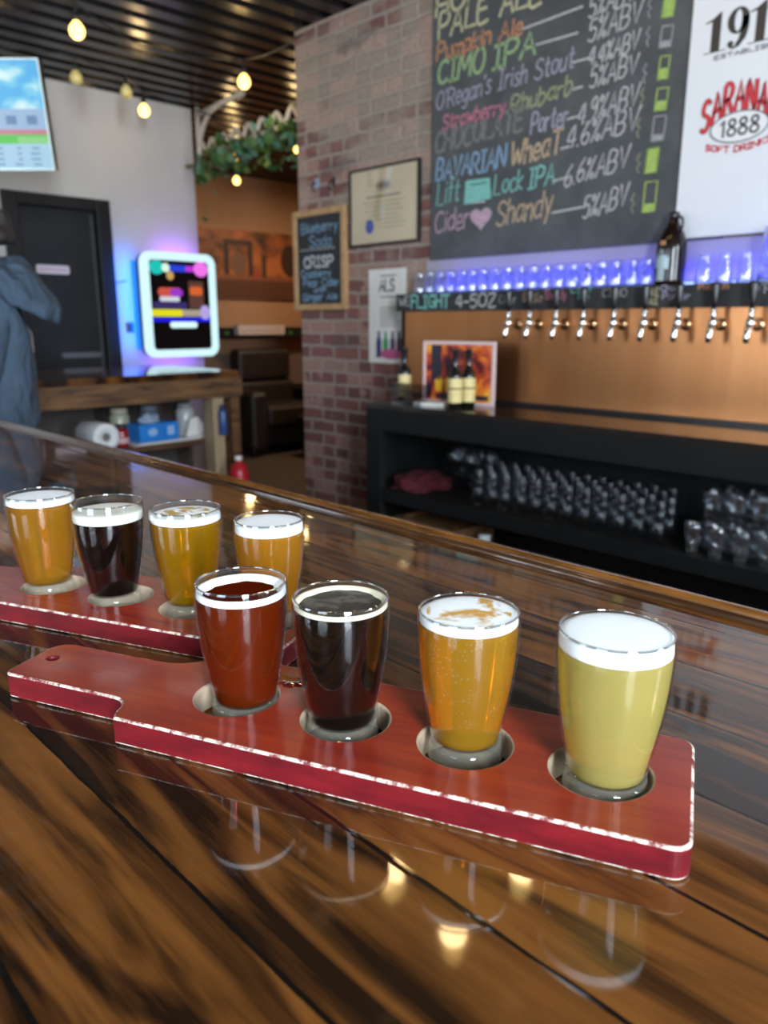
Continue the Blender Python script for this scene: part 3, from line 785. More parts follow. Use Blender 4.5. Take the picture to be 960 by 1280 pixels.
F_patchy = foam_mat('patchy_foam', (0.92, 0.95, 0.95), (0.62, 0.33, 0.06), 0.545, 38, 0.025)
F_stout = foam_mat('stout_surface_film', (0.030, 0.027, 0.022), (0.10, 0.09, 0.075), 0.56, 60)
F_lace = foam_mat('lacy_foam', (0.92, 0.95, 0.95), (0.50, 0.30, 0.06), 0.50, 70, 0.021)
def at_rim(x, y, z=0.1): p = pz(x, y, z); return Vector((p.x, p.y, 0.0006))
beer_glass('glass of clear red-amber ale with thin white foam ring, nearest a paddle handle', at_rim(301, 727), B_red, 0.0925, F_white, 0.0955, 0.0045, fbot=0.0915)
g2 = beer_glass('glass of black stout with thin cream ring and bare dark surface', at_rim(426, 746), B_black, 0.0945, F_tan, 0.0970, 0.0030, fbot=0.0945)
MB().lathe([(0, 0.0949), (r_in(0.0949) - 0.0004, 0.0949)], 48).build('surface_film', F_stout, g2, fix=False)
beer_glass('glass of golden beer with patchy foam showing orange spots, beside the pale yellow beer', at_rim(586, 763), B_gold, 0.0955, F_patchy, 0.0975, fbot=0.0935)
beer_glass('glass of pale cloudy yellow beer under a full white foam cap', at_rim(770, 795), B_pale, 0.0955, F_white, 0.0982, fbot=0.0905, sc=1.03)
beer_glass('glass of clear amber beer with thin flat white head on the rear paddle', at_rim(50, 624), B_amber, 0.0945, F_white, 0.0965, fbot=0.0925, sc=1.05)
beer_glass('glass of black stout with thick smooth cream head on the rear paddle', at_rim(134, 634), B_black, 0.0915, F_cream, 0.0915, fbot=0.0845, sc=1.05)
beer_glass('glass of deep clear gold beer with lacy white bubbles on the rear paddle', at_rim(232, 641), B_deep, 0.0925, F_lace, 0.0945, fbot=0.0900, sc=1.04)
beer_glass('glass of cloudy orange-gold beer with thick white head, behind the red-amber ale', at_rim(336, 649), B_wheat, 0.0955, F_white, 0.0965, fbot=0.0895, sc=1.0)

# ================================================================ back bar cabinet
CZ = -0.073; CF = 2.285; TW = 2.66; CX0, CX1 = -2.467, 1.73
cab = thing('back_bar_cabinet', 'long black open-shelved back bar cabinet below the copper tap wall', 'cabinet', (0, CF, ZF))
O = Vector(cab.location)
def cb(mb, a, b): return mb.box(Vector(a) - O, Vector(b) - O)
def cpart(name, a, b, m=None, **kw):
    mb = MB(); cb(mb, a, b); return mb.build(name, m or M_black, cab, **kw)
M_ctop = principled('black_laminate_top', (0.022, 0.018, 0.016), 0.13)
cpart('worktop', (CX0, CF, CZ - 0.02), (CX1, YB, CZ), M_ctop)
cpart('top_rail', (CX0, CF, -0.186), (CX1, CF + 0.03, CZ - 0.0205))
cpart('stile', (CX0, CF, ZF), (CX0 + 0.085, CF + 0.03, -0.186))
cpart('side_panel', (CX0, CF + 0.03, ZF), (CX0 + 0.03, YB, CZ - 0.02), M_black)
cpart('shelf', (CX0 + 0.03, CF + 0.005, -0.50), (CX1, YB - 0.03, -0.446), M_black)
cpart('floor_shelf', (CX0 + 0.03, CF + 0.03, -0.98), (CX1, YB - 0.03, -0.95), M_blackin)
cpart('back_panel', (CX0 + 0.03, YB - 0.03, ZF), (CX1, YB, CZ - 0.02), M_blackin)
cpart('end_panel', (CX1 - 0.03, CF, ZF), (CX1, CF + 0.06, -0.186))
cpart('kick_board', (CX0 + 0.085, CF + 0.04, ZF), (CX1 - 0.03, CF + 0.06, -0.98), M_blackin)

# tap wall: copper sheet on a box with a black chalk header
tw = thing('tap_wall', 'copper-faced draught tap wall with a black chalk-lettered header', 'tap wall', (0, TW, CZ))
O = Vector(tw.location)
TX0, TX1 = -2.60, 1.73
HZ0, HZ1 = 0.314, 0.3915
def tp(name, a, b, m, **kw):
    mb = MB(); mb.box(Vector(a) - O, Vector(b) - O); return mb.build(name, m, tw, **kw)
tp('copper_panel', (TX0, TW, CZ + 0.014), (TX1, TW + 0.012, HZ0), M_copper, label='brushed copper sheet')
tp('base_strip', (TX0, TW - 0.012, CZ + 0.0005), (TX1, TW + 0.012, CZ + 0.013), M_blackplastic)
tp('side_post', (TX0 - 0.02, TW - 0.004, CZ + 0.0005), (TX0 - 0.0005, YB - 0.001, HZ0), M_black)
M_slate = speckled('black_chalk_strip', (0.018, 0.019, 0.020), (0.030, 0.031, 0.033), 12, 0.7)
tp('header_board', (TX0 - 0.05, TW - 0.012, HZ0), (TX1, TW + 0.012, HZ1), M_slate)
tp('ledge', (TX0 - 0.02, TW + 0.0125, HZ1 - 0.03), (TX1, YB - 0.001, HZ1 - 0.002), M_black)
tp('splash_panel', (TX0 + 0.01, YB - 0.009, HZ1 - 0.0015), (TX1, YB - 0.001, 0.546), principled('pale_splash_panel', (0.34, 0.32, 0.38), 0.45), label='pale panel glowing violet-blue')
tp('box_back', (TX0, TW + 0.0125, CZ + 0.0005), (TX1, YB - 0.001, HZ1 - 0.03), M_blackin)
def hdr(s, x0, x1, yb, yt, col, wd=0.006, part='chalk_word'):
    a = py(x0, yb, TW - 0.0135); b = py(x1, yb, TW - 0.0135); c = py(x0, yt, TW - 0.0135)
    mb = MB(); text(mb, s, frame_matrix((a.x - O.x, TW - 0.0135 - O.y, a.z - O.z), (1, 0, 0), (0, 0, 1)), 0, 0, b.x - a.x, c.z - a.z, wd, jitter=0.06)
    mb.build(part, CH[col], tw)
hdr('WE', 499, 511, 382, 372, 'white', 0.004)
hdr('FLIGHT', 514, 561, 385, 370, 'aqua', 0.009); hdr('4-5OZ', 570, 619, 384, 369, 'white', 0.007)
hdr('Cider', 624, 645, 379, 370, 'grey', 0.004); hdr('BAV', 654, 672, 371.5, 366, 'tan', 0.0035); hdr('WHEAT', 653, 678, 378, 372, 'tan', 0.0035)
hdr('Shandy', 681, 707, 374, 363, 'pink', 0.004); hdr('LIFT', 714, 740, 366, 361, 'aqua', 0.0035); hdr('IPA', 722, 736, 373, 367, 'aqua', 0.004)
hdr('CIMO', 753, 783, 371, 361, 'grey', 0.004); hdr('PALE', 806, 823, 369, 361, 'yellow', 0.004); hdr('ALE', 810, 822, 380, 372, 'yellow', 0.004)
hdr('Choc.', 826, 850, 364, 357, 'lilac', 0.0035); hdr('Porter', 828, 862, 374, 366, 'lilac', 0.0035); hdr('Pumpkin', 873, 910, 362, 355, 'orange', 0.004); hdr("O'R", 937, 966, 366, 354, 'grey', 0.005)

# draught taps
M_tapblack = principled('black_tap_lever', (0.012, 0.012, 0.013), 0.25)
def make_tap():
    t = thing('beer_tap', 'tap', 'beer tap', (0, 0, 0), 0, 'draught taps on the copper wall')
    # origin on the copper face at the shank
    MB().lathe([(0, 0), (0.017, 0), (0.017, 0.004), (0.011, 0.008), (0.009, 0.008)], 20, (0, 0, 0), 0, Matrix.Rotation(PI/2, 3, 'X')).build('flange', M_brass, t)
    MB().tube([(0, -0.008, 0), (0, -0.042, 0)], 0.0072, 12).build('shank', M_brass, t)
    mb = MB(); mb.ball((0, -0.052, 0.004), 0.0125, 16, 0, (1, 1.05, 1.2)); mb.tube([(0, -0.052, 0.012), (0, -0.052, 0.040)], [0.0085, 0.0055], 12)
    mb.build('faucet_body', M_chrome, t)
    MB().tube([(0, -0.055, -0.002), (0, -0.064, -0.014), (0, -0.069, -0.030), (0, -0.070, -0.046)], [0.0095, 0.0095, 0.0085, 0.0075], 14).build('spout', M_chrome, t)
    h = MB().tube([(0, -0.052, 0.036), (0, -0.053, 0.060), (0, -0.055, 0.100), (0, -0.056, 0.108)], [0.006, 0.0085, 0.0125, 0.0105], 14).build('lever', M_tapblack, t)
    MB().tube([(0, -0.052, 0.034), (0, -0.052, 0.040)], 0.0088, 14).build('ferrule', M_chrome, h)
    t.scale = (1.22, 1.22, 1.25)
    return t
M_brass = principled('warm_brass', (0.72, 0.48, 0.27), 0.22, 1.0)
tap0 = make_tap()
ORD = ['first', 'second', 'third', 'fourth', 'fifth', 'sixth', 'seventh', 'eighth', 'ninth']
for i, (x, y) in enumerate([(636, 408), (662, 410), (695, 410), (729, 410), (767, 412), (805, 412), (847, 412), (891, 412), (938, 413)]):
    o = tap0 if i == 0 else copy_tree(tap0)
    p = py(x, y - 3, TW - 0.06)
    o.location = (p.x, TW, 0.258)
    o['label'] = '%s draught tap with black lever, counted along the copper wall from the framed picture' % ORD[i]

# LED strip along the ledge, lighting the glasses
led = thing('led_strip', 'blue glowing light strip behind the glasses on the tap wall ledge', 'light strip', (0, 0, HZ1 - 0.002))
MB().box((TX0 + 0.03, YB - 0.022, 0), (TX1, YB - 0.012, 0.016)).build('emitter', emit('blue_led', (0.32, 0.45, 1.0), 3), led)
for k in range(5):
    x = TX0 + 0.35 + k * 0.42
    l = bpy.data.lights.new('led_glow', 'AREA'); l.shape = 'RECTANGLE'; l.size = 0.40; l.size_y = 0.02; l.energy = 2.0; l.color = (0.08, 0.08, 1.0)
    lo = bpy.data.objects.new('led_glow', l); COL.objects.link(lo); lo.parent = led; lo.location = (x, YB - 0.035, 0.02); lo.rotation_euler = (PI, 0, 0)

# glasses on the ledge
def bar_glass(name, label, cat, prof, mat, group):
    t = MB().lathe(prof, 20).build(name, mat, fix=False)
    return tag(t, label, cat, group)
def updown(prof, hgt): return [(r, hgt - z) for r, z in prof]
TASTER = [(0.0, 0.001), (0.0195, 0.0), (0.0210, 0.004), (0.0204, 0.012), (0.0243, 0.036), (0.0285, 0.062), (0.0303, 0.085), (0.0295, 0.100), (0.0283, 0.100), (0.0290, 0.085), (0.0272, 0.062), (0.023, 0.036), (0.0185, 0.014), (0, 0.0125)]
PINT = [(0.0, 0.001), (0.029, 0.0), (0.031, 0.003), (0.0345, 0.06), (0.0425, 0.150), (0.0413, 0.150), (0.0333, 0.06), (0.0285, 0.016), (0, 0.015)]
LEDZ = HZ1 - 0.0015
def frosted(name):
    m = clear_glass(name, (0.96, 0.97, 1.0), 0.10, 0.65, 1.8, 0.08)
    nt = m.node_tree; out = nt.nodes['Material Output']; src = out.inputs[0].links[0].from_socket
    d = N(m, 'ShaderNodeBsdfTranslucent'); d.inputs[0].default_value = (0.9, 0.92, 1.0, 1)
    mx = N(m, 'ShaderNodeMixShader'); mx.inputs[0].default_value = 0.14
    nt.links.new(src, mx.inputs[1]); nt.links.new(d.outputs[0], mx.inputs[2]); nt.links.new(mx.outputs[0], out.inputs[0])
    return m
M_ledglass = frosted('shelf_tasting_glass')
tg = bar_glass('tasting_glass', 'small clear upturned tasting glass in the blue-lit row above the taps', 'glass', updown(TASTER, 0.100), M_ledglass, 'tasting glasses along the tap wall ledge')
k = 0; x = -2.545; first = True
while x < -1.385:
    for row, yy in enumerate((TW + 0.045, TW + 0.1)):
        o = tg if first else tg.copy()
        if not first: COL.objects.link(o)
        first = False
        o.location = (x + (0.026 if row else 0) + random.uniform(-.003, .003), yy if row == 0 else YB - 0.056, LEDZ)
    x += 0.0625
tg2 = None
for i, xx in enumerate((-1.215, -1.145, -1.075)):
    o = tg.copy(); COL.objects.link(o); o.location = (xx, TW + 0.05, LEDZ)
    o['label'] = 'small clear upturned tasting glass between the growler and the tall stacked pints'
    o['group'] = 'tasting glasses past the growler'
pint = bar_glass('pint_glass', 'tall clear upturned pint glass standing on the ledge past the growler', 'glass', [(r, z*1.17) for r, z in updown(PINT, 0.150)], M_ledglass, 'tall pints on the tap wall ledge')
pint.location = (-1.0, TW + 0.06, LEDZ)
for xx, zz in ((-0.905, 0), (-0.81, 0), (-0.715, 0), (-0.62, 0)):
    o = pint.copy(); COL.objects.link(o); o.location = (xx, TW + 0.06, LEDZ + zz)

# growler
gp = py(835, 353, TW + 0.055)
gr = thing('growler', 'dark brown glass growler jug with a pale printed label and a ring handle', 'jug', (gp.x, TW + 0.062, LEDZ), -0.55)
M_brown = principled('dark_brown_glass', (0.010, 0.005, 0.004), 0.07)
GH = 0.245
MB().lathe([(0, 0), (0.045, 0), (0.0505, 0.005), (0.0515, 0.02), (0.0515, 0.125), (0.049, 0.150), (0.040, 0.175), (0.026, 0.200), (0.019, 0.214), (0.0165, 0.228), (0.0165, 0.232), (0, 0.232)], 32).build('body', M_brown, gr)
MB().lathe([(0, 0.231), (0.0175, 0.231), (0.0180, 0.234), (0.0180, 0.247), (0.016, 0.250), (0, 0.250)], 20).build('cap', M_blackplastic, gr)
MB().tube([(0.014 + 0.020 + 0.020*math.cos(a), 0, 0.205 + 0.026*math.sin(a)) for a in [2*PI*k/20 for k in range(20)]], 0.0045, 8, closed=True).build('handle', M_brown, gr)
# printed emblem wrapped on the body, facing the room
def wrap(mb, pts, rad, z0, a0):
    c = Vector((sum(p[0] for p in pts)/len(pts), sum(p[1] for p in pts)/len(pts)))
    vs = []
    for p in pts: a = a0 + p[0]/rad; vs.append((rad*math.cos(a), rad*math.sin(a), z0 + p[1]))
    mb.add(vs, [tuple(range(len(vs)))])
mb = MB(); A0 = -1.25
for (xa, ya, xb, yb) in ((-0.014, 0.0, 0.014, 0.095), (-0.026, 0.045, -0.014, 0.085), (0.014, 0.040, 0.028, 0.088), (-0.008, 0.095, 0.010, 0.108)):
    n = 6
    for k in range(n):
        x0 = xa + (xb - xa)*k/n; x1 = xa + (xb - xa)*(k+1)/n
        wrap(mb, [(x0, ya), (x1, ya), (x1, yb - 0.006*((k*7) % 3)), (x0, yb - 0.006*((k*5) % 3))], 0.0521, 0.018, A0)
mb.build('printed_emblem', principled('pale_blue_print', (0.45, 0.58, 0.62), 0.5), gr, fix=False)
mb = MB(); n = 5
for k in range(n):
    x0 = -0.012 + 0.024*k/n; wrap(mb, [(x0, 0), (x0 + 0.0048, 0), (x0 + 0.0048, 0.014), (x0, 0.014)], 0.0500, 0.138, A0)
mb.build('neck_sticker', principled('orange_sticker', (0.55, 0.25, 0.12), 0.5), gr, fix=False)

# ================================================================ things on the counter
def bottle(label, loc):
    t = thing('wine_bottle', label, 'bottle', loc, -0.8, 'dark bottles on the back counter')
    MB().lathe([(0, 0), (0.026, 0), (0.029, 0.004), (0.029, 0.120), (0.026, 0.138), (0.014, 0.160), (0.0115, 0.172), (0.0115, 0.225), (0.0125, 0.226), (0.0125, 0.234), (0, 0.234)], 24).build('body', M_bottle, t)
    MB().lathe([(0.0121, 0.180), (0.0122, 0.226), (0.0131, 0.227), (0.0131, 0.2355), (0, 0.236)], 20).build('capsule', M_blackplastic, t)
    for z0, z1 in ((0.022, 0.076), (0.081, 0.118)):
        MB().lathe([(0.0294, z0), (0.0294, z1)], 28).build('paper_label', M_yellowlabel, t, fix=False, label='pale yellow paper label')
    return t
M_bottle = principled('black_bottle_glass', (0.008, 0.009, 0.006), 0.06)
M_yellowlabel = speckled('pale_yellow_label', (0.66, 0.53, 0.22), (0.74, 0.62, 0.30), 60, 0.6)
bottle('dark bottle with yellow labels standing alone beside the poster, behind clear acrylic holders', (-2.375, 2.43, CZ))
bottle('dark bottle with yellow labels standing frontmost before the flame picture', (-2.055, 2.395, CZ))
bottle('dark bottle with yellow labels half hidden behind another before the flame picture', (-2.040, 2.46, CZ))
# acrylic holders
for i, (xx, yy) in enumerate(((-2.335, 2.365), (-2.25, 2.37))):
    t = thing('acrylic_holder', ('clear acrylic holder in front of the lone dark bottle', 'clear acrylic holder in front of the flame picture corner')[i], 'holder', (xx, yy, CZ), 0.1, 'clear acrylic holders on the back counter')
    mb = MB(); a = 0.035; b = 0.085
    for p0, p1 in (((-a, -0.02, 0), (a, 0.02, 0.003)), ((-a, -0.022, 0.0031), (a, -0.020, b)), ((-a, 0.020, 0.0031), (a, 0.022, b)), ((-a - .002, -0.022, 0.0031), (-a, 0.022, b)), ((a, -0.022, 0.0031), (a + .002, 0.022, b))):
        mb.box(p0, p1)
    mb.build('tray', clear_glass('clear_acrylic', (0.86, 0.87, 0.88), 0.10, 0.6, 2, 0.08), t)
# framed flame picture
fp = thing('framed_picture', 'picture of orange flames and glasses in a pale pink frame on the back counter', 'picture', (-2.135, 2.50, CZ), 0.14)
mb = MB(); W_, H_ = 0.355, 0.262; b_ = 0.014
for a, b in (((-W_/2, 0, 0), (W_/2, 0.014, b_)), ((-W_/2, 0, H_ - b_), (W_/2, 0.014, H_)), ((-W_/2, 0, b_), (-W_/2 + b_, 0.014, H_ - b_)), ((W_/2 - b_, 0, b_), (W_/2, 0.014, H_ - b_))): mb.box(a, b)
mb.build('frame', principled('pale_pink_frame', (0.66, 0.50, 0.50), 0.35), fp, 0.002)
def fire_mat():
    m = principled('flame_print', (0.5, 0.1, 0.03), 0.35)
    f = noise(m, coords(m, (1, 1, 0.8), (0.3, 0, 0.1)), 9, 3, 0.6, 1.0)
    r = ramp(m, f, [(0.34, (0.020, 0.010, 0.018)), (0.44, (0.20, 0.018, 0.016)), (0.55, (0.62, 0.10, 0.02)), (0.66, (0.80, 0.36, 0.03)), (0.76, (0.78, 0.55, 0.45))])
    m.node_tree.links.new(r.outputs[0], m.node_tree.nodes['Principled BSDF'].inputs['Base Color'])
    return m
MB().box((-W_/2 + b_, 0.004, b_), (W_/2 - b_, 0.010, H_ - b_)).build('print', fire_mat(), fp)
mb = MB(); Mx = frame_matrix((0, 0.0035, 0), (1, 0, 0), (0, 0, 1))
mb.prism(rrect(-0.135, 0.10, -0.085, 0.245, 0.006), 0, 0.0004, 0, Mx); mb.prism(rrect(-0.11, 0.022, 0.15, 0.042, 0.004), 0, 0.0004, 0, Mx)
mb.build('dark_shapes', principled('night_print', (0.018, 0.018, 0.03), 0.4), fp)
mb = MB()
for cx in (-0.095, -0.045, 0.06): mb.prism([(cx - 0.016, 0.05), (cx + 0.016, 0.05), (cx + 0.020, 0.10), (cx + 0.008, 0.115), (cx - 0.006, 0.112), (cx - 0.020, 0.10)], 0, 0.0004, 0, Mx)
mb.build('yellow_shapes', principled('yellow_print', (0.75, 0.42, 0.02), 0.4), fp)
# white plate of napkins
pl = thing('paper_stack', 'small stack of white papers lying on the back counter before the flame picture', 'paper', (-2.20, 2.415, CZ), 0.2)
for k in range(3): MB().prism(rrect(-0.07, -0.045, 0.07, 0.045, 0.012), 0.004*k, 0.004*k + 0.0036, 0, Matrix.Rotation(0.12*k, 4, 'Z')).build('sheet', M_paper, pl)

# ================================================================ things in the cabinet
SZ = -0.446
COLLINS = [(0.0, 0.001), (0.0270, 0.0), (0.0285, 0.003), (0.0300, 0.06), (0.0312, 0.152), (0.0302, 0.152), (0.0290, 0.06), (0.0265, 0.018), (0, 0.017)]
sp_ = bar_glass('highball_glass', 'clear upturned highball glass in the crowd on the cabinet shelf', 'glass', updown(COLLINS, 0.152), clear_glass('dim_bar_glass', (0.93, 0.94, 0.95), 0.015, 0.16, 2.0, 0.2), 'highball glasses on the cabinet shelf')
first = True
for row in range(4):
    for kx in range(12):
        o = sp_ if first else sp_.copy()
        if not first: COL.objects.link(o)
        first = False
        o.location = (-1.88 + 0.0685*kx + 0.03*(row % 2) - 0.03*row + random.uniform(-.002, .002), 2.345 + 0.075*row, SZ)
st_ = bar_glass('stacked_glass', 'small clear glass in the bright stacks at the shelf end past the highballs', 'glass', TASTER, clear_glass('bright_bar_glass', (0.95, 0.96, 0.97), 0.14, 0.7, 1.8, 0.06), 'small glasses stacked on the cabinet shelf')
first = True
for row in range(3):
    for kx in range(5):
        for lv in range(2 if row else 1):
            o = st_ if first else st_.copy()
            if not first: COL.objects.link(o)
            first = False
            o.location = (-1.00 + 0.075*kx + 0.02*row, 2.335 + 0.075*row, SZ + 0.0995*lv)
STEM = [(0, 0.001), (0.034, 0.0), (0.034, 0.003), (0.006, 0.008), (0.004, 0.05), (0.005, 0.085), (0.020, 0.098), (0.034, 0.125), (0.036, 0.150), (0.030, 0.185), (0.029, 0.185), (0.0345, 0.150), (0.0325, 0.125), (0.019, 0.100), (0, 0.092)]
sg_ = bar_glass('stemmed_glass', 'clear stemmed glass at the end of the cabinet shelf near the red cloth', 'glass', STEM, M_glassback, 'stemmed glasses on the cabinet shelf')
for k, (xx, yy) in enumerate(((-2.20, 2.62), (-2.11, 2.64), (-2.02, 2.60), (-2.16, 2.53), (-2.06, 2.52))):
    o = sg_ if k == 0 else sg_.copy()
    if k: COL.objects.link(o)
    o.location = (xx, yy, SZ)
# red cloth
def cloth(name, label, cat, loc, rx, ry, rz_, mat, seed=1, amp=0.35):
    random.seed(seed)
    bm = bmesh.new(); bmesh.ops.create_icosphere(bm, subdivisions=4, radius=1)
    from mathutils import noise as mn
    for v in bm.verts:
        n_ = mn.noise(v.co * 2.3 + Vector((seed, 0, 0))) * amp + mn.noise(v.co * 6 + Vector((0, seed, 0))) * amp * 0.4
        c = v.co * (1 + n_)
        z = max(c.z, -0.12)
        v.co = Vector((c.x * rx, c.y * ry, (z + 0.12) * rz_))
    for f in bm.faces: f.smooth = True
    me = bpy.data.meshes.new(name); bm.to_mesh(me); bm.free(); me.materials.append(mat)
    o = bpy.data.objects.new(name, me); COL.objects.link(o); o.location = loc
    return tag(o, label, cat)
cloth('red_cloth', 'crumpled dark red cloth at the end of the cabinet shelf', 'cloth', (-2.30, 2.47, SZ), 0.115, 0.14, 0.058, speckled('dark_red_cloth', (0.055, 0.003, 0.008), (0.09, 0.005, 0.012), 30, 0.9), 4)
FZ = -0.9495
wb = thing('wooden_crate', 'brown wooden crate on the lower cabinet shelf', 'crate', (-2.20, 2.50, FZ))
mb = MB()
for k in range(4): mb.box((-0.17, -0.13, 0.02 + k*0.088), (0.17, -0.115, 0.10 + k*0.088)); mb.box((-0.17, 0.115, 0.02 + k*0.088), (0.17, 0.13, 0.10 + k*0.088))
for k in range(4): mb.box((-0.185, -0.13, 0.02 + k*0.088), (-0.1701, 0.13, 0.10 + k*0.088)); mb.box((0.1701, -0.13, 0.02 + k*0.088), (0.185, 0.13, 0.10 + k*0.088))
mb.build('slats', speckled('crate_wood', (0.16, 0.075, 0.03), (0.26, 0.13, 0.055), 8, 0.6, stretch=(1, 6, 6)), wb)
MB().box((-0.169, -0.114, 0), (0.169, 0.114, 0.019)).build('base', M_shelfwood, wb)
mb = MB()
for sx in (-1, 1):
    for sy in (-1, 1): mb.box((sx*0.155 - 0.012, sy*0.102 - 0.012, 0.0195), (sx*0.155 + 0.012, sy*0.102 + 0.012, 0.375))
mb.build('corner_posts', M_shelfwood, wb)
MB().box((-0.168, -0.113, 0.30), (0.168, 0.113, 0.345)).build('lid_board', speckled('crate_lid', (0.24, 0.12, 0.05), (0.32, 0.17, 0.08), 8, 0.6, stretch=(1, 6, 6)), wb)
jg = thing('plastic_jug', 'white plastic jug on the lower cabinet shelf beside the wooden crate', 'jug', (-1.90, 2.42, FZ))
MB().lathe([(0, 0), (0.065, 0), (0.07, 0.01), (0.07, 0.24), (0.05, 0.29), (0.024, 0.315), (0.022, 0.34), (0, 0.34)], 24).build('body', principled('milky_plastic', (0.62, 0.66, 0.70), 0.4), jg)
MB().lathe([(0, 0.341), (0.026, 0.341), (0.026, 0.366), (0, 0.368)], 20).build('cap', M_white, jg)
MB().tube([(0.066, 0, 0.20), (0.095, 0, 0.22), (0.090, 0, 0.28), (0.036, 0, 0.302)], 0.009, 8).build('handle', principled('milky_handle', (0.62, 0.66, 0.70), 0.4), jg)
lg = bar_glass('mixing_glass', 'clear mixing glass in the dark on the lower cabinet shelf', 'glass', [(r*1.3, z*2.2) for r, z in PINT], M_glassback, 'glasses on the lower cabinet shelf')
for k in range(6):
    o = lg if k == 0 else lg.copy()
    if k: COL.objects.link(o)
    o.location = (-1.66 + 0.125*k, 2.46 + 0.03*(k % 2), FZ)

# ================================================================ boards and frames on the brick wall
def board_text_setup(root, Yf):
    O = Vector(root.location)
    def put(s, x0, yb0, x1, yb1, hpx, col, wd, part='chalk_lettering', shear=0.12, jitter=0.05, mat=None):
        a = py(x0, yb0, Yf); b = py(x1, yb1, Yf); c = py(x0, yb0 - hpx, Yf)
        mb = MB()
        wdt = b.x - a.x
        text(mb, s, frame_matrix((a.x - O.x, Yf - O.y, a.z - O.z), (1, 0, 0), (0, 0, 1)), 0, 0, wdt, c.z - a.z, wd, slope=(b.z - a.z)/wdt, shear=shear, jitter=jitter)
        return mb.build(part, mat or CH[col], root)
    def line(pts, col, wd, part='chalk_dash', close=False):
        P = [py(x, y, Yf) for x, y in pts]
        if close: P.append(P[0])
        mb = MB(); ribbon(mb, [(p.x - O.x, p.z - O.z) for p in P], wd, frame_matrix((0, Yf - O.y, 0), (1, 0, 0), (0, 0, 1)))
        return mb.build(part, CH[col], root)
    def area_(pts, col, part='chalk_fill'):
        P = [py(x, y, Yf) for x, y in pts]
        mb = MB(); mb.add([(p.x - O.x, Yf - O.y, p.z - O.z) for p in P], [tuple(range(len(P)))])
        return mb.build(part, CH[col], root, fix=False)
    return put, line, area_
CBX0, CBX1, CBZ0, CBZ1 = -2.555, -1.20, 0.548, 1.715
YC = YB - 0.022
cbd = thing('menu_chalkboard', 'large dark grey chalkboard with the coloured handwritten beer list', 'chalkboard', (CBX0, YC, CBZ0))
M_cb = speckled('dusty_slate', (0.055, 0.060, 0.063), (0.088, 0.094, 0.097), 5, 0.75)
MB().box((0, 0, 0), (CBX1 - CBX0, 0.0215, CBZ1 - CBZ0)).build('slate', M_cb, cbd)
put, line, fill = board_text_setup(cbd, YC - 0.0012)
put('HOPPY', 545, 20, 640, -12, 26, 'yellow', 0.014); put('PALE ALE', 548, 48, 676, 2, 30, 'yellow', 0.013)
put('Pumpkin Ale', 546, 76, 652, 42, 20, 'orange', 0.011); put('CIMO', 547, 106, 604, 88, 28, 'green', 0.013); put('IPA', 616, 86, 668, 68, 28, 'green', 0.013)
put("O'Regan's Irish Stout", 545, 138, 716, 84, 22, 'lilac', 0.006); put('Strawberry', 553, 162, 630, 142, 18, 'pink', 0.009); put('Rhubarb', 638, 143, 714, 116, 21, 'olive', 0.008)
put('CHOCOLATE', 544, 192, 652, 162, 24, 'faint', 0.013); put('Porter', 663, 168, 708, 156, 24, 'lilac', 0.007)
put('BAVARIAN', 545, 226, 630, 208, 24, 'blue', 0.010); put('WheaT', 638, 208, 700, 191, 28, 'tan', 0.010)
put('Lift', 546, 256, 573, 250, 28, 'aqua', 0.007); put('Lock', 617, 244, 652, 236, 24, 'aqua', 0.007); put('IPA', 660, 236, 692, 228, 24, 'aqua', 0.009)
put('Cider', 543, 292, 585, 284, 26, 'rose', 0.007); put('Shandy', 620, 284, 688, 268, 30, 'tan', 0.008)
for s, x0, y0, x1, y1, h in (('5%ABV', 736, 22, 792, 2, 24), ('5%ABV', 735, 54, 800, 28, 26), ('4.4%ABV', 735, 83, 797, 60, 22), ('5%ABV', 737, 110, 795, 92, 24), ('4.9%ABV', 722, 156, 796, 133, 26), ('4.6%ABV', 708, 187, 796, 162, 26), ('6.6%ABV', 705, 234, 784, 208, 26), ('5%ABV', 728, 274, 782, 258, 26)):
    put(s, x0, y0, x1, y1, h, 'white', 0.0065)
for a in (((654, 36), (728, 8)), ((670, 56), (722, 41)), ((716, 78), (738, 72)), ((712, 113), (728, 108)), ((709, 149), (724, 145)), ((701, 186), (712, 183)), ((693, 226), (707, 222)), ((690, 266), (732, 258))): line(a, 'white', 0.007)
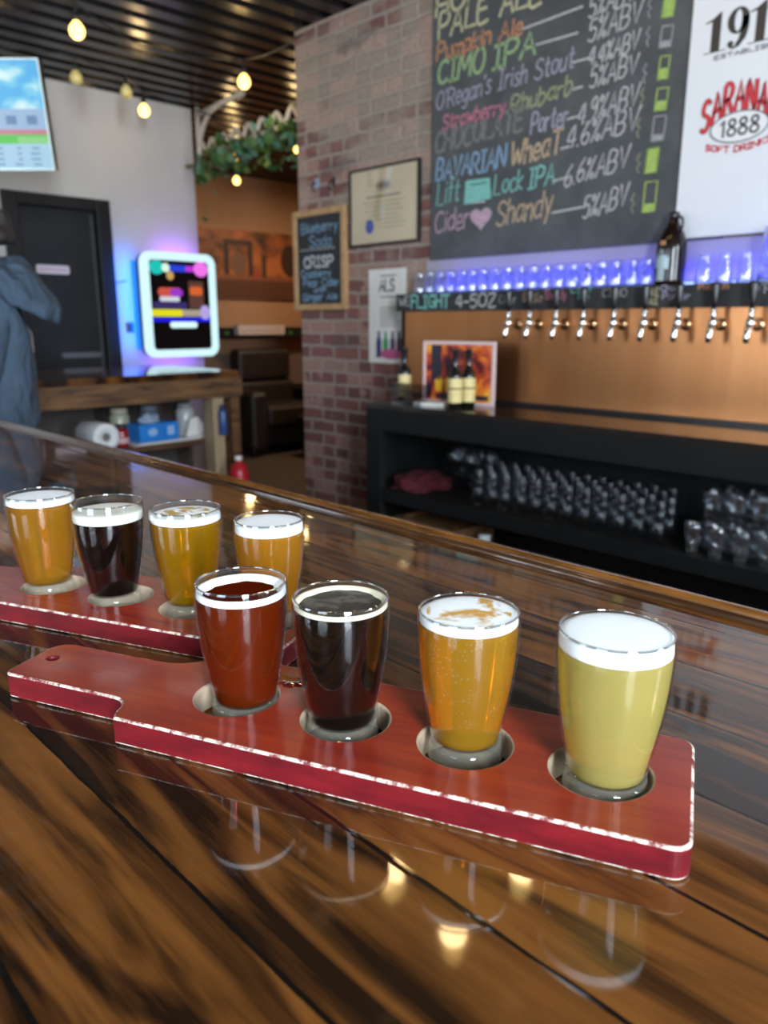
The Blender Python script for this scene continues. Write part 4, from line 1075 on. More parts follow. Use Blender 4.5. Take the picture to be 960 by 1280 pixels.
# lift chair, heart and fill-level pictures
fill([(582, 226), (612, 222), (614, 248), (580, 256)], 'aqua', 'chalk_drawing'); line([(588, 231), (608, 228)], 'faint', 0.006, 'chalk_drawing'); line([(588, 254), (606, 252)], 'white', 0.006, 'chalk_drawing')
hp = []
for k in range(24):
    t = 2*PI*k/24; hx = 16*math.sin(t)**3; hy = 13*math.cos(t) - 5*math.cos(2*t) - 2*math.cos(3*t) - math.cos(4*t)
    hp.append((601 + hx*0.82, 272 - hy*0.92 - hx*0.12))
fill(hp, 'rose', 'chalk_heart'); line(hp, 'white', 0.004, 'chalk_heart', True)
for (x0, y0, x1, y1, lv, c) in ((829, -6, 843, 22, 1.0, 'lime'), (826, 31, 840, 60, 0.35, 'grey'), (824, 69, 836, 100, 0.5, 'lime'), (820, 109, 834, 139, 0.45, 'lime'), (816, 144, 831, 177, 0.3, 'grey'), (808, 184, 822, 217, 1.0, 'lime'), (805, 226, 820, 266, 0.3, 'lime')):
    d_ = 2
    P = [(x0 + d_, y0 + 2), (x1 + d_, y0), (x1 - d_, y1 - 2), (x0 - d_, y1)]
    ym = y1 - (y1 - y0)*lv
    fill([(x0 + d_ - (1 - lv), ym + 1), (x1 + d_*(2*lv - 1), ym), (x1 - d_, y1 - 2), (x0 - d_, y1)], c, 'chalk_glass')
    line(P, 'lime' if c == 'lime' else 'grey', 0.0055, 'chalk_glass', True)
for i, (x, y) in enumerate(((812, 22), (810, 58), (806, 104), (803, 134), (798, 172), (798, 216), (791, 266))):
    line([(x + 2, y - 24), (x - 2, y - 16), (x + 2, y - 12), (x - 2, y - 6), (x, y)], 'grey' if i < 3 else 'olive', 0.0045, 'chalk_scribble')

# white sponsor banner hung over the board's edge
YN = YC - 0.006
bn0 = py(855, 150, YN)
BNX0 = -1.365; BNZ0 = 0.555
bn = thing('banner', 'white banner with black and red sponsor lettering hanging beside the chalkboard', 'banner', (BNX0, YN, BNZ0))
MB().box((0, 0, 0), (0.80, 0.003, 1.17)).build('sheet', speckled('white_vinyl', (0.72, 0.74, 0.77), (0.75, 0.77, 0.80), 3, 0.4), bn)
bx = lambda x, y: (py(x, y, YN).x - BNX0, py(x, y, YN).z - BNZ0)
MBN = frame_matrix((0, -0.0012, 0), (1, 0, 0), (0, 0, 1))
def slab(mb, poly, z=0): mb.add([MBN @ Vector((p[0], p[1], z)) for p in poly], [tuple(range(len(poly)))])
# big numerals
x1_, y1_ = bx(882, 64); xh, yh = bx(883, 22); hN = yh - y1_
def one(mb, x, y, h):
    w_ = h*0.34
    slab(mb, [(x - w_*0.9, y), (x + w_*0.95, y), (x + w_*0.95, y + h*0.025), (x - w_*0.9, y + h*0.025)])
    slab(mb, [(x - w_*0.36, y + h*0.025), (x + w_*0.40, y + h*0.025), (x + w_*0.40, y + h), (x + w_*0.30, y + h), (x - w_*0.36, y + h*0.86)])
    slab(mb, [(x - w_*0.36, y + h*0.80), (x - w_*0.36, y + h*0.865), (x - w_*0.95, y + h*0.80), (x - w_*0.95, y + h*0.775)])
def nine(mb, x, y, h):
    n = 36; ro = (h*0.30, h*0.33); ri = (h*0.10, h*0.27); cx, cy_ = x, y + h*0.67
    vs = []; 
    for k in range(n):
        a = 2*PI*k/n
        vs.append(MBN @ Vector((cx + ro[0]*math.cos(a), cy_ + ro[1]*math.sin(a), 0))); vs.append(MBN @ Vector((cx + ri[0]*math.cos(a), cy_ + ri[1]*math.sin(a), 0)))
    mb.add(vs, [(2*k, 2*((k+1) % n), 2*((k+1) % n)+1, 2*k+1) for k in range(n)])
    pts = [(cx + h*0.20, cy_), (cx + h*0.20, cy_ - h*0.22), (cx + h*0.14, cy_ - h*0.45), (cx - h*0.02, cy_ - h*0.64), (cx - h*0.16, cy_ - h*0.655)]
    ribbon(mb, smooth_line(pts, 4), [h*0.20]*5 + [h*0.19]*4 + [h*0.14]*3 + [h*0.07]*2 + [h*0.05]*(len(smooth_line(pts, 4)) - 14), MBN)
    slab(mb, ellipse(cx - h*0.17, cy_ - h*0.56, h*0.085, h*0.085, 16))
mb = MB(); ox, oy = bx(900, 64)
cap = bx(900, 19)[1] - oy
stp = cap*0.66
s0 = bx(893, 64)[0]; cap *= 1.08
slp = 0.0
one(mb, s0, oy, cap); nine(mb, s0 + stp, oy, cap); one(mb, s0 + 2*stp, oy, cap); one(mb, s0 + 2.75*stp, oy, cap)
mb.build('numerals', principled('banner_black', (0.035, 0.033, 0.028), 0.5), bn, fix=False)
mb = MB(); e0 = bx(911, 72); e1 = bx(958, 60)
text(mb, 'ESTABLISHED', MBN, s0 + stp*0.05, oy - cap*0.20, cap*1.95, cap*0.10, 0.003, jitter=0)
mb.build('small_lettering', M_ink, bn)
mb = MB(); ribbon(mb, [(s0 + stp*0.5, oy + cap*1.36), (s0 + stp*1.2, oy + cap*1.42), (s0 + stp*1.9, oy + cap*1.36)], 0.012, MBN); mb.build('upper_lettering', principled('banner_grey', (0.15, 0.15, 0.15), 0.5), bn)
# red arched name with oval date
ce = bx(922, 157); ea = bx(948, 157)[0] - ce[0]; ea = 0.095; eb = 0.047
red = principled('banner_red', (0.60, 0.035, 0.05), 0.5); redd = principled('banner_maroon', (0.10, 0.03, 0.035), 0.5)
def ring(mb, cx, cy_, rx, ry, wd):
    n = 40; P = ellipse(cx, cy_, rx, ry, n); ribbon(mb, P + [P[0]], wd, MBN)
cx, cyy = ce
ar = lambda t: (0.062*math.sin(PI*min(max(t, 0), 1)) - 0.002, 1.0 - 0.12*math.sin(PI*min(max(t, 0), 1)))
for mt, wd, z, nm in ((redd, 0.0150, 0.0, 'name_outline'), (red, 0.0115, 0.0008, 'name_lettering')):
    mb = MB(); text(mb, 'SARANAC', MBN, cx - 0.122, cyy - 0.008, 0.245, 0.095, wd, slope=0, jitter=0, z=z, arch=ar, gap=1.5)
    mb.build(nm, mt, bn)
mb = MB(); slab(mb, ellipse(cx + 0.006, cyy - 0.004, ea, eb, 40), 0.0016); mb.build('oval', principled('oval_white', (0.76, 0.77, 0.78), 0.5), bn, fix=False)
mb = MB(); n = 40; P = ellipse(cx + 0.006, cyy - 0.004, ea, eb, n); ribbon(mb, P + [P[0]], 0.004, MBN, 0, 0.002); text(mb, '1888', MBN, cx - 0.055, cyy - 0.028, 0.125, 0.050, 0.008, jitter=0, z=0.002)
mb.build('oval_lettering', principled('banner_charcoal', (0.06, 0.06, 0.06), 0.5), bn)
mb = MB(); text(mb, 'SOFT DRINKS', MBN, cx - 0.10, cyy - 0.062, 0.215, 0.018, 0.005, jitter=0, arch=lambda t: (-0.018*math.sin(PI*t), 1), z=0.001); mb.build('lower_lettering', red, bn)

# certificate
c0 = py(437, 310, YB - 0.02); c1 = py(524, 199, YB - 0.02)
ct = thing('framed_certificate', 'cream certificate with a blue seal in a thin black frame on the brick wall', 'certificate', (c0.x, YB - 0.022, c0.z))
cw, chh = c1.x - c0.x, 0.367
mb = MB(); b_ = 0.012
for a, b in (((0, 0, 0), (cw, 0.0215, b_)), ((0, 0, chh - b_), (cw, 0.0215, chh)), ((0, 0, b_), (b_, 0.0215, chh - b_)), ((cw - b_, 0, b_), (cw, 0.0215, chh - b_))): mb.box(a, b)
mb.build('frame', M_blackplastic, ct, 0.002)
MB().box((b_, 0.008, b_), (cw - b_, 0.014, chh - b_)).build('sheet', speckled('cream_parchment', (0.60, 0.48, 0.30), (0.68, 0.56, 0.37), 4, 0.6), ct)
Mx = frame_matrix((0, 0.0072, 0), (1, 0, 0), (0, 0, 1))
mb = MB(); mb.prism(ellipse(cw*0.30, chh*0.25, 0.030, 0.034, 24), 0, 0.0006, 0, Mx); mb.build('seal', principled('seal_blue', (0.03, 0.07, 0.36), 0.5), ct)
mb = MB(); ribbon(mb, [(cw*0.26, chh*0.62), (cw*0.74, chh*0.62)], 0.008, Mx)
for k, (a, b) in enumerate(((0.2, 0.8), (0.26, 0.74), (0.22, 0.78), (0.3, 0.7), (0.24, 0.76), (0.5, 0.82), (0.5, 0.8))): ribbon(mb, [(cw*a, chh*(0.55 - 0.055*k)), (cw*b, chh*(0.55 - 0.055*k))], 0.0028, Mx)
ell = ellipse(cw*0.5, chh*0.75, 0.05, 0.026, 20); 
for a in range(10): ribbon(mb, [ell[a*2], (cw*0.5 + (ell[a*2][0] - cw*0.5)*0.25, chh*0.75 + (ell[a*2][1] - chh*0.75)*0.25)], 0.008, Mx)
mb.build('lettering', principled('brown_grey_ink', (0.16, 0.13, 0.10), 0.6), ct)
MB().box((b_, 0.0055, b_), (cw - b_, 0.0066, chh - b_)).build('glazing', clear_glass('frame_glass', (1, 1, 1), 0.05, 0.6, 3, 0.01), ct)

# small wood-framed chalkboard
s0_ = py(370, 388, YB - 0.03); s1_ = py(428, 258, YB - 0.03)
sb = thing('small_chalkboard', 'small chalkboard sign in a light wood frame at the brick wall corner', 'chalkboard', (s0_.x - 0.012, YB - 0.0325, s0_.z))
sw_, sh_ = 0.435, 0.52
mb = MB(); b_ = 0.032
for a, b in (((0, 0, 0), (sw_, 0.03, b_)), ((0, 0, sh_ - b_), (sw_, 0.03, sh_)), ((0, 0, b_), (b_, 0.03, sh_ - b_)), ((sw_ - b_, 0, b_), (sw_, 0.03, sh_ - b_))): mb.box(a, b)
mb.build('frame', speckled('light_oak_frame', (0.38, 0.22, 0.10), (0.50, 0.31, 0.15), 12, 0.5, stretch=(2, 8, 2)), sb, 0.003)
MB().box((b_, 0.010, b_), (sw_ - b_, 0.02, sh_ - b_)).build('slate', principled('small_slate', (0.022, 0.026, 0.030), 0.7), sb)
Mx = frame_matrix((0, 0.0088, 0), (1, 0, 0), (0, 0, 1))
mb = MB()
for s, x0, x1, z, h in (('Blueberry', .07, .37, .405, .048), ('Soda', .14, .32, .33, .055), ('CRISP', .09, .33, .225, .052), ('Cranberry', .06, .31, .175, .035), ('Pear Cider', .08, .38, .125, .038), ('with', .17, .27, .095, .025), ('Ginger Ale', .07, .36, .052, .036)):
    text(mb, s, Mx, x0, z, x1 - x0, h, 0.009 if s == 'CRISP' else 0.006, jitter=0.05)
mb.build('chalk_lettering', CH['blue'], sb)
mb = MB(); text(mb, 'CRISP', Mx, .088, .226, .245, .052, 0.011, z=0.0006, jitter=0.02); ribbon(mb, [(.06 + .017*k, .315 + .006*(k % 2)) for k in range(18)], 0.004, Mx); mb.build('chalk_lettering', CH['white'], sb)

# hooks above it
for i, (x, y0, y1, m) in enumerate(((393, 224, 242, 'b'), (414, 219, 240, 'k'))):
    a = py(x, y0, YB - 0.02); b = py(x, y1, YB - 0.02)
    t = thing('wall_hook', ('pale blue tag hook on the brick above the small chalkboard', 'black iron hook on the brick above the small chalkboard')[i], 'hook', (b.x, YB, b.z))
    hm = M_blackplastic if m == 'k' else principled('pale_blue_tag', (0.30, 0.38, 0.55), 0.5)
    MB().box((-0.012, -0.006, 0.03), (0.012, -0.0005, 0.075)).build('plate', hm, t, 0.002)
    MB().tube([(0, -0.006, 0.055), (0, -0.03, 0.050), (0, -0.036, 0.03), (0, -0.028, 0.015), (0, -0.012, 0.012)], 0.004, 8).build('prong', M_blackplastic, t)

# poster
p0 = py(460, 453, YB - 0.004); p1 = py(519, 333, YB - 0.004)
po = thing('poster', 'white paper poster with coloured bottles, pinned to brick behind the tap wall', 'poster', (-2.995, YB - 0.004, 0.062))
pw, ph = 0.265, 0.462
MB().box((0, 0, 0), (pw, 0.0032, ph)).build('sheet', M_paper, po)
Mx = frame_matrix((0, -0.0008, 0), (1, 0, 0), (0, 0, 1))
mb = MB(); ribbon(mb, [(pw*.33, ph*.93), (pw*.75, ph*.93)], .006, Mx); text(mb, 'ALS', Mx, pw*.30, ph*.77, pw*.40, .056, .0105, jitter=0); ribbon(mb, [(pw*.33, ph*.71), (pw*.73, ph*.71)], .006, Mx)
for k in range(9): ribbon(mb, [(pw*.32, ph*(.60 - .025*k)), (pw*(.86 - .05*(k % 3)), ph*(.60 - .025*k))], .0035, Mx)
mb.build('lettering', principled('poster_ink', (0.10, 0.10, 0.11), 0.6), po)
for k, (c, hx, nm) in enumerate(((( .03, .04, .16), .28, 'navy'), ((.05, .30, .15), .47, 'green'), ((.10, .06, .12), .66, 'plum'), ((.08, .03, .06), .84, 'maroon'))):
    mb = MB(); cx = pw*hx
    slab2 = [(cx - .018, ph*.06), (cx + .018, ph*.06), (cx + .018, ph*.24), (cx + .008, ph*.29), (cx + .008, ph*.345), (cx - .008, ph*.345), (cx - .008, ph*.29), (cx - .018, ph*.24)]
    mb.prism(slab2, 0, .0006, 0, Mx); mb.build('printed_bottle', principled('print_' + nm, c, 0.5), po)
mb = MB(); mb.prism(ellipse(pw*.62, ph*.10, pw*.30, ph*.055, 20), 0.0007, .0012, 0, Mx); mb.build('printed_blotch', principled('print_pink', (.50, .10, .24), .5), po)

# ================================================================ L-leg of the bar with open shelves
LX0, LX1, LY0, LY1 = -4.75, -3.80, 0.73, 2.52
sc_ = thing('side_counter', 'rough brown timber counter with open shelves below the glowing jukebox', 'counter', (LX1, LY0, ZF))
O = Vector(sc_.location)
def sp2(name, a, b, m, **kw):
    mb = MB(); mb.box(Vector(a) - O, Vector(b) - O); return mb.build(name, m, sc_, **kw)
sp2('counter_top', (LX0, LY0, -0.04), (LX1, LY1, -0.004), M_bar2)
sp2('fascia_board', (LX1 - 0.04, LY0, -0.15), (LX1, LY1 + 0.02, -0.0405), M_rough)
sp2('post', (LX1 - 0.10, LY1 - 0.055, ZF), (LX1 - 0.005, LY1, -0.1505), M_rough)
sp2('pale_post', (LX1 - 0.12, LY1 - 0.17, ZF), (LX1 - 0.02, LY1 - 0.10, -0.1505), M_palewood, label='pale pine board')
sp2('post', (LX1 - 0.10, LY0, ZF), (LX1 - 0.005, LY0 + 0.06, -0.1505), M_rough)
sp2('shelf', (LX0 + 0.4, LY0 + 0.06, -0.425), (LX1 - 0.121, LY1 - 0.06, -0.395), M_shelfwood)
sp2('back_panel', (LX0 + 0.36, LY0, ZF), (LX0 + 0.39, LY1, -0.0405), speckled('dim_back_board', (0.05, 0.04, 0.035), (0.075, 0.06, 0.05), 4, 0.6))
sp2('lower_shelf', (LX0 + 0.4, LY0 + 0.06, -0.80), (LX1 - 0.121, LY1 - 0.06, -0.77), M_shelfwood)
def at_shelf(x, y): p = pz(x, y, -0.395); return p
SHZ = -0.3945
# paper roll lying, facing the room
t = thing('paper_towel_roll', 'white paper towel roll lying on the counter shelf beside the red jar', 'paper roll', (-3.98, 1.745, SHZ))
R_ = Matrix.Rotation(PI/2, 3, 'Y')
MB().lathe([(0.022, -0.14), (0.071, -0.14), (0.072, -0.138), (0.072, 0.088), (0.071, 0.09), (0.022, 0.09), (0.022, -0.14)], 36, (0, 0, 0.073), 0, R_).build('paper', speckled('towel_paper', (0.74, 0.75, 0.76), (0.80, 0.81, 0.82), 60, 0.9), t)
MB().lathe([(0.018, -0.139), (0.0215, -0.139), (0.0215, 0.091), (0.018, 0.091), (0.018, -0.139)], 24, (0, 0, 0.073), 0, R_).build('cardboard_core', principled('grey_core', (0.20, 0.19, 0.18), 0.8), t)
# red jar
t = thing('jar', 'dark red jar with a label beside the paper roll', 'jar', (-3.98, 1.87, SHZ))
MB().lathe([(0, 0), (0.036, 0), (0.038, 0.004), (0.038, 0.085), (0.030, 0.10), (0, 0.10)], 24).build('body', principled('dark_red_glass', (0.28, 0.012, 0.016), 0.15), t)
MB().lathe([(0, 0.1005), (0.032, 0.1005), (0.032, 0.122), (0, 0.124)], 24).build('lid', principled('dark_lid', (0.05, 0.03, 0.03), 0.4), t)
MB().lathe([(0.0384, 0.022), (0.0384, 0.052)], 24).build('paper_label', principled('pinkish_label', (0.62, 0.40, 0.42), 0.6), t, fix=False)
# glass jar with pale lid behind
for i, (xx, yy, lab, cbody, clid) in enumerate(((-4.12, 1.93, 'pale greenish glass jar behind the red jar on the counter shelf', (0.34, 0.36, 0.26), (0.55, 0.52, 0.40)), (-4.10, 2.33, 'grey-white canister at the back of the counter shelf near the pale post', (0.42, 0.43, 0.45), (0.30, 0.31, 0.33)), (-4.14, 2.12, 'dark bluish canister at the back of the counter shelf behind the blue box', (0.12, 0.14, 0.19), (0.20, 0.22, 0.27)))):
    t = thing('canister', lab, 'jar', (xx, yy, SHZ))
    MB().lathe([(0, 0), (0.052, 0), (0.055, 0.006), (0.055, 0.15), (0.045, 0.168), (0, 0.168)], 24).build('body', principled('canister_%s' % 'abc'[i], cbody, 0.25), t)
    MB().lathe([(0, 0.1685), (0.047, 0.1685), (0.047, 0.195), (0, 0.197)], 24).build('lid', principled('canister_lid_%s' % 'abc'[i], clid, 0.4), t)
# blue tissue box
t = thing('blue_box', 'bright blue cardboard box of gloves on the counter shelf', 'box', (-4.02, 2.075, SHZ + 0.012), 0.10)
MB().box((-0.07, -0.125, 0), (0.07, 0.125, 0.10)).build('carton', speckled('bright_blue_card', (0.015, 0.19, 0.62), (0.02, 0.23, 0.70), 5, 0.45), t, 0.003)
mb = MB(); Mx = frame_matrix((0.0708, -0.10, 0.02), (0, 1, 0), (0, 0, 1)); mb.prism(ellipse(0.055, 0.035, 0.03, 0.022, 20), 0, 0.0005, 0, Mx); mb.prism(rrect(0.15, 0.01, 0.195, 0.06, 0.004), 0, 0.0005, 0, Mx); mb.build('printed_panel', principled('pale_blue_panel', (0.30, 0.50, 0.80), 0.5), t)
MB().prism(ellipse(0, 0, 0.03, 0.07, 24), 0.1002, 0.1012).build('opening', principled('box_opening', (0.30, 0.42, 0.55), 0.6), t)
cloth('tissue', 'crumple of pale bluish plastic on top of the blue box', 'plastic wrap', (-4.03, 2.06, SHZ + 0.1135), 0.035, 0.06, 0.04, principled('pale_tissue', (0.30, 0.38, 0.50), 0.5), 9)
# papers under the box
t = thing('paper_pile', 'slanting pile of white papers under and beside the blue box', 'paper', (-4.02, 2.13, SHZ), 0.05)
for k in range(5): MB().box((-0.085, -0.22 + 0.012*k, 0.0022*k), (0.075, 0.20 + 0.010*k, 0.0022*k + 0.002)).build('sheet', M_paper, t)
t = thing('white_bag', 'white paper bag leaning at the shelf end by the pale post', 'bag', (-4.02, 2.34, SHZ + 0.0122), 0)
mb = MB(); mb.prism([(-0.06, 0), (0.05, 0), (0.055, 0.06), (0.02, 0.11), (-0.03, 0.10)], -0.012, 0.012, 0, frame_matrix((0, 0, 0), (0, 1, 0), (0, 0, 1))); mb.build('bag_body', M_paper, t, 0.004)
# blue spray can hung on the pale post
t = thing('blue_spray_bottle', 'slim dark blue bottle hanging on the pale post', 'bottle', (LX1 + 0.006, LY1 - 0.125, -0.36))
MB().lathe([(0, 0), (0.022, 0), (0.024, 0.004), (0.024, 0.13), (0.016, 0.145), (0, 0.146)], 20).build('body', principled('navy_plastic', (0.03, 0.07, 0.22), 0.35), t)
MB().lathe([(0, 0.1465), (0.014, 0.1465), (0.014, 0.17), (0, 0.172)], 16).build('cap', principled('navy_cap', (0.02, 0.03, 0.08), 0.4), t)
# red bottle, lower right, and green item
t = thing('red_flask', 'small bright red bottle with a pale cap standing by the counter end post', 'bottle', (-3.66, 2.40, ZF), 0)
MB().lathe([(0, 0), (0.052, 0), (0.056, 0.008), (0.056, 0.50), (0.045, 0.545), (0.020, 0.565), (0.018, 0.575), (0, 0.575)], 24).build('body', principled('bright_red_enamel', (0.42, 0.012, 0.022), 0.3), t)
MB().lathe([(0, 0.5755), (0.020, 0.5755), (0.022, 0.60), (0, 0.602)], 16).build('cap', M_white, t)
t = thing('green_packet', 'bright green packet on the lower counter shelf', 'packet', (-4.02, 2.23, -0.7695), 0.1)
MB().box((-0.03, -0.06, 0), (0.03, 0.06, 0.155)).build('pouch', principled('bright_green', (0.03, 0.30, 0.06), 0.4), t, 0.01)
MB().box((-0.026, -0.056, 0.1555), (0.026, 0.056, 0.17)).build('seal_flap', principled('dark_green', (0.02, 0.16, 0.04), 0.4), t)
t = thing('white_cup', 'white cup on the lower counter shelf beside the green packet', 'cup', (-4.0, 2.34, -0.7695))
MB().lathe([(0, 0), (0.032, 0), (0.042, 0.12), (0.039, 0.12), (0.030, 0.006), (0, 0.006)], 20).build('body', principled('cup_white', (0.55, 0.60, 0.60), 0.5), t)

# ================================================================ jukebox
jx, jy0, jy1, jz0, jz1 = -5.02, 2.60, 3.17, 0.025, 0.735
jk = thing('jukebox', 'wall jukebox screen with a glowing white rim and blue back light', 'jukebox', (jx, (jy0 + jy1)/2, jz0))
jw, jh = jy1 - jy0, jz1 - jz0
FM = lambda z=0: frame_matrix((z, -jw/2, 0), (0, 1, 0), (0, 0, 1))
def ringprism(mb, o, i_, z0, z1, M, mi=0):
    n = len(o)
    vs = [M @ Vector((p[0], p[1], z)) for z in (z0, z1) for p in o] + [M @ Vector((p[0], p[1], z)) for z in (z0, z1) for p in i_]
    fs = []
    for k in range(n):
        k2 = (k + 1) % n
        fs += [(n + k, n + k2, 3*n + k2, 3*n + k), (k, 2*n + k, 2*n + k2, k2), (k, k2, n + k2, n + k), (2*n + k, 3*n + k, 3*n + k2, 2*n + k2)]
    mb.add(vs, fs, mi)
mb = MB(); ringprism(mb, rrect(0, 0, jw, jh, 0.075, 10), rrect(0.052, 0.052, jw - 0.052, jh - 0.052, 0.03, 10), -0.05, 0.0, FM()); mb.build('light_rim', emit('white_cyan_glow', (0.66, 0.95, 1.0), 1.4), jk, 0.004)
MB().prism(rrect(0.005, 0.005, jw - 0.005, jh - 0.005, 0.072, 10), -0.10, -0.0505, 0, FM()).build('case', M_blackplastic, jk)
MB().prism(rrect(0.0525, 0.0525, jw - 0.0525, jh - 0.0525, 0.03, 10), -0.05, -0.012, 0, FM()).build('screen', principled('black_screen', (0.004, 0.004, 0.006), 0.12), jk)
SM = FM(-0.0112)
def scr(pts, col, st, nm='screen_icon', z=0.0):
    mb = MB(); mb.add([SM @ Vector((p[0], p[1], z)) for p in pts], [tuple(range(len(pts)))]); mb.build(nm, emit('screen_' + nm, col, st*1.3), jk, fix=False)
U = lambda a: 0.055 + a*(jw - 0.11); V = lambda b: 0.055 + b*(jh - 0.11)
scr(ellipse(U(.12), V(.92), .055, .047), (0.0, 0.62, 0.52), .9); scr(ellipse(U(.27), V(.92), .030, .030), (0.75, 1, 0.8), 1.0, z=.0004)
scr(rrect(U(.32), V(.88), U(.66), V(.955), .02), (0.01, 0.05, 0.75), .9); scr(rrect(U(.60), V(.885), U(.80), V(.95), .02), (0.55, 0.03, 0.75), .9, z=.0004); scr(ellipse(U(.87), V(.92), .058, .052), (0.9, 0.18, 0.85), 1.0, z=.0008)
scr(ellipse(U(.34), V(.835), .028, .03), (0.75, 0.45, 0.12), .8); scr(rrect(U(.12), V(.60), U(.52), V(.70), .03), (0.75, 0.10, 0.06), .8); scr(rrect(U(.32), V(.60), U(.54), V(.69), .03), (0.40, 0.04, 0.75), .8, z=.0004); scr(rrect(U(.14), V(.545), U(.48), V(.60), .015), (0.7, 0.75, 0.85), .9)
scr(rrect(U(.04), V(.46), U(.60), V(.54), .01), (0.035, 0.02, 0.16), .8); scr(rrect(U(.64), V(.47), U(.90), V(.78), .005), (0.12, 0.045, 0.03), .8); scr(rrect(U(.66), V(.62), U(.88), V(.72), .02), (0.75, 0.13, 0.02), .9, z=.0004)
scr(rrect(U(0), V(.375), U(.52), V(.455), .012), (0.78, 0.74, 0.0), 1.0); scr(rrect(U(.50), V(.375), U(.84), V(.455), .012), (0.50, 0.42, 0.32), .8); scr(ellipse(U(.91), V(.425), .042, .05), (0.50, 0.42, 0.85), .9, z=.0006)
scr(rrect(U(-.01), V(.315), U(1.01), V(.365), .002), (0.0, 0.0, 0.85), .9); scr(rrect(U(.29), V(.245), U(.76), V(.315), .02), (0.70, 0.95, 0.95), 1.1, z=.0006)
MB().box((XL + 0.001 - jx, -0.12, 0.15), (-0.1005, 0.12, 0.5)).build('bracket', M_blackplastic, jk)
mb = MB(); mb.box((-0.15, -jw/2 - 0.004, 0.06), (-0.105, -jw/2 + 0.03, jh - 0.06)); mb.build('back_light', emit('blue_tube', (0.0, 0.20, 1.0), 1.6), jk, label='blue glowing back light')
mb = MB(); mb.box((-0.15, -jw/2 + 0.31, jh - 0.035), (-0.105, jw/2 - 0.06, jh - 0.012)); mb.box((-0.15, -jw/2 + 0.31, 0.012), (-0.105, jw/2 - 0.06, 0.035)); mb.build('back_light', emit('violet_tube', (0.35, 0.08, 1.0), 5), jk, label='violet glowing back light')
for (yy, zz, sy, sz, c, e) in ((-jw/2 + 0.02, jh*0.52, 0.08, 0.62, (0.0, 0.13, 1.0), 6.0), (0.10, jh - 0.02, 0.30, 0.06, (0.34, 0.10, 1.0), 1.2), (0.02, 0.02, 0.34, 0.06, (0.24, 0.08, 1.0), 1.3)):
    l = bpy.data.lights.new('jukebox_glow', 'AREA'); l.shape = 'RECTANGLE'; l.size = sy; l.size_y = sz; l.energy = e; l.color = c
    lo = bpy.data.objects.new('jukebox_glow', l); COL.objects.link(lo); lo.parent = jk; lo.location = (-0.152, yy, zz); lo.rotation_euler = Vector((-1, -0.45 if yy < -0.2 else 0, 0.5 if zz > jh*0.8 else (-0.5 if zz < 0.1 else 0))).to_track_quat('-Z', 'Y').to_euler()
MB().tube([(-0.20, -jw/2 - 0.02, 0.52), (-0.235, -jw/2 - 0.10, 0.50), (-0.24, -jw/2 - 0.16, 0.52)], 0.004, 6).build('power_cord', M_blackplastic, jk)

# ================================================================ television
TT = math.radians(9.5)
dr = FW * FPX + RT * (69 - 480) - UP * (213 - 640)
Pbr = CAMPOS + dr.normalized() * 4.45
Utv = Vector((0, 0, 1)) * math.cos(TT) - FH * math.sin(TT)
tvh = 0.482; tvw = 0.845
TVM = frame_matrix(Pbr - RT * tvw, RT, Utv)
tv = thing('television', 'wall television showing a baseball broadcast, tilted down', 'television', tuple(TVM.translation))
tv.rotation_mode = 'QUATERNION'; tv.rotation_quaternion = TVM.to_quaternion()
I4 = Matrix.Identity(4)
MB().box((0, 0, -0.045), (tvw, tvh, -0.006)).build('case', M_blackplastic, tv)
mb = MB(); ringprism(mb, rrect(0, 0, tvw, tvh, 0.004, 2), rrect(0.008, 0.010, tvw - 0.008, tvh - 0.008, 0.003, 2), -0.0055, 0.002, I4); mb.build('bezel', principled('silver_bezel', (0.45, 0.55, 0.55), 0.3, 0.6), tv)
def tvs(nm, y0, y1, c, x0=0.008, x1=None, z=-0.003, st=0.95):
    x1 = tvw - 0.008 if x1 is None else x1
    mb = MB(); mb.add([(x0, y0*tvh, z), (x1, y0*tvh, z), (x1, y1*tvh, z), (x0, y1*tvh, z)], [(0, 1, 2, 3)]); mb.build(nm, emit('tv_' + nm, c, st*1.3), tv, fix=False)
def tv_sky():
    m = emit('tv_sky', (0.3, 0.7, 1), 1.25); f = noise(m, coords(m, (1, 1.6, 1), (2.2, 0.4, 0)), 4.5, 3, 0.5)
    r = ramp(m, f, [(0.44, (0.05, 0.42, 0.80)), (0.52, (0.18, 0.62, 0.85)), (0.60, (0.66, 0.90, 0.92))]); m.node_tree.links.new(r.outputs[0], m.node_tree.nodes['Principled BSDF'].inputs['Emission Color']); return m
mb = MB(); mb.add([(0.008, .56*tvh, -0.003), (tvw - .008, .56*tvh, -0.003), (tvw - .008, .983*tvh, -0.003), (.008, .983*tvh, -0.003)], [(0, 1, 2, 3)]); mb.build('picture_sky', tv_sky(), tv, fix=False)
tvs('picture_stand', .36, .56, (0.30, 0.46, 0.68)); tvs('picture_crowd', .33, .375, (0.55, 0.16, 0.24), z=-0.0024); tvs('picture_grass', .245, .33, (0.05, 0.55, 0.02)); tvs('picture_grass', .245, .31, (0.22, 0.62, 0.18), x0=tvw - .16, z=-0.0024); tvs('picture_scoreboard', .022, .245, (0.36, 0.60, 0.78))
random.seed(5)
EC = emit('tv_captions', (0.22, 0.42, 0.66), .9); EW = emit('tv_windows', (0.12, 0.28, 0.55), .9)
for r_ in range(4):
    for c_ in range(5):
        x_ = tvw - 0.06 - c_*0.09
        MB().box((x_ - random.uniform(.02, .05), tvh*(0.045 + r_*0.05), -0.0026), (x_, tvh*(0.045 + r_*0.05) + .010, -0.0020)).build('picture_caption', EC, tv)
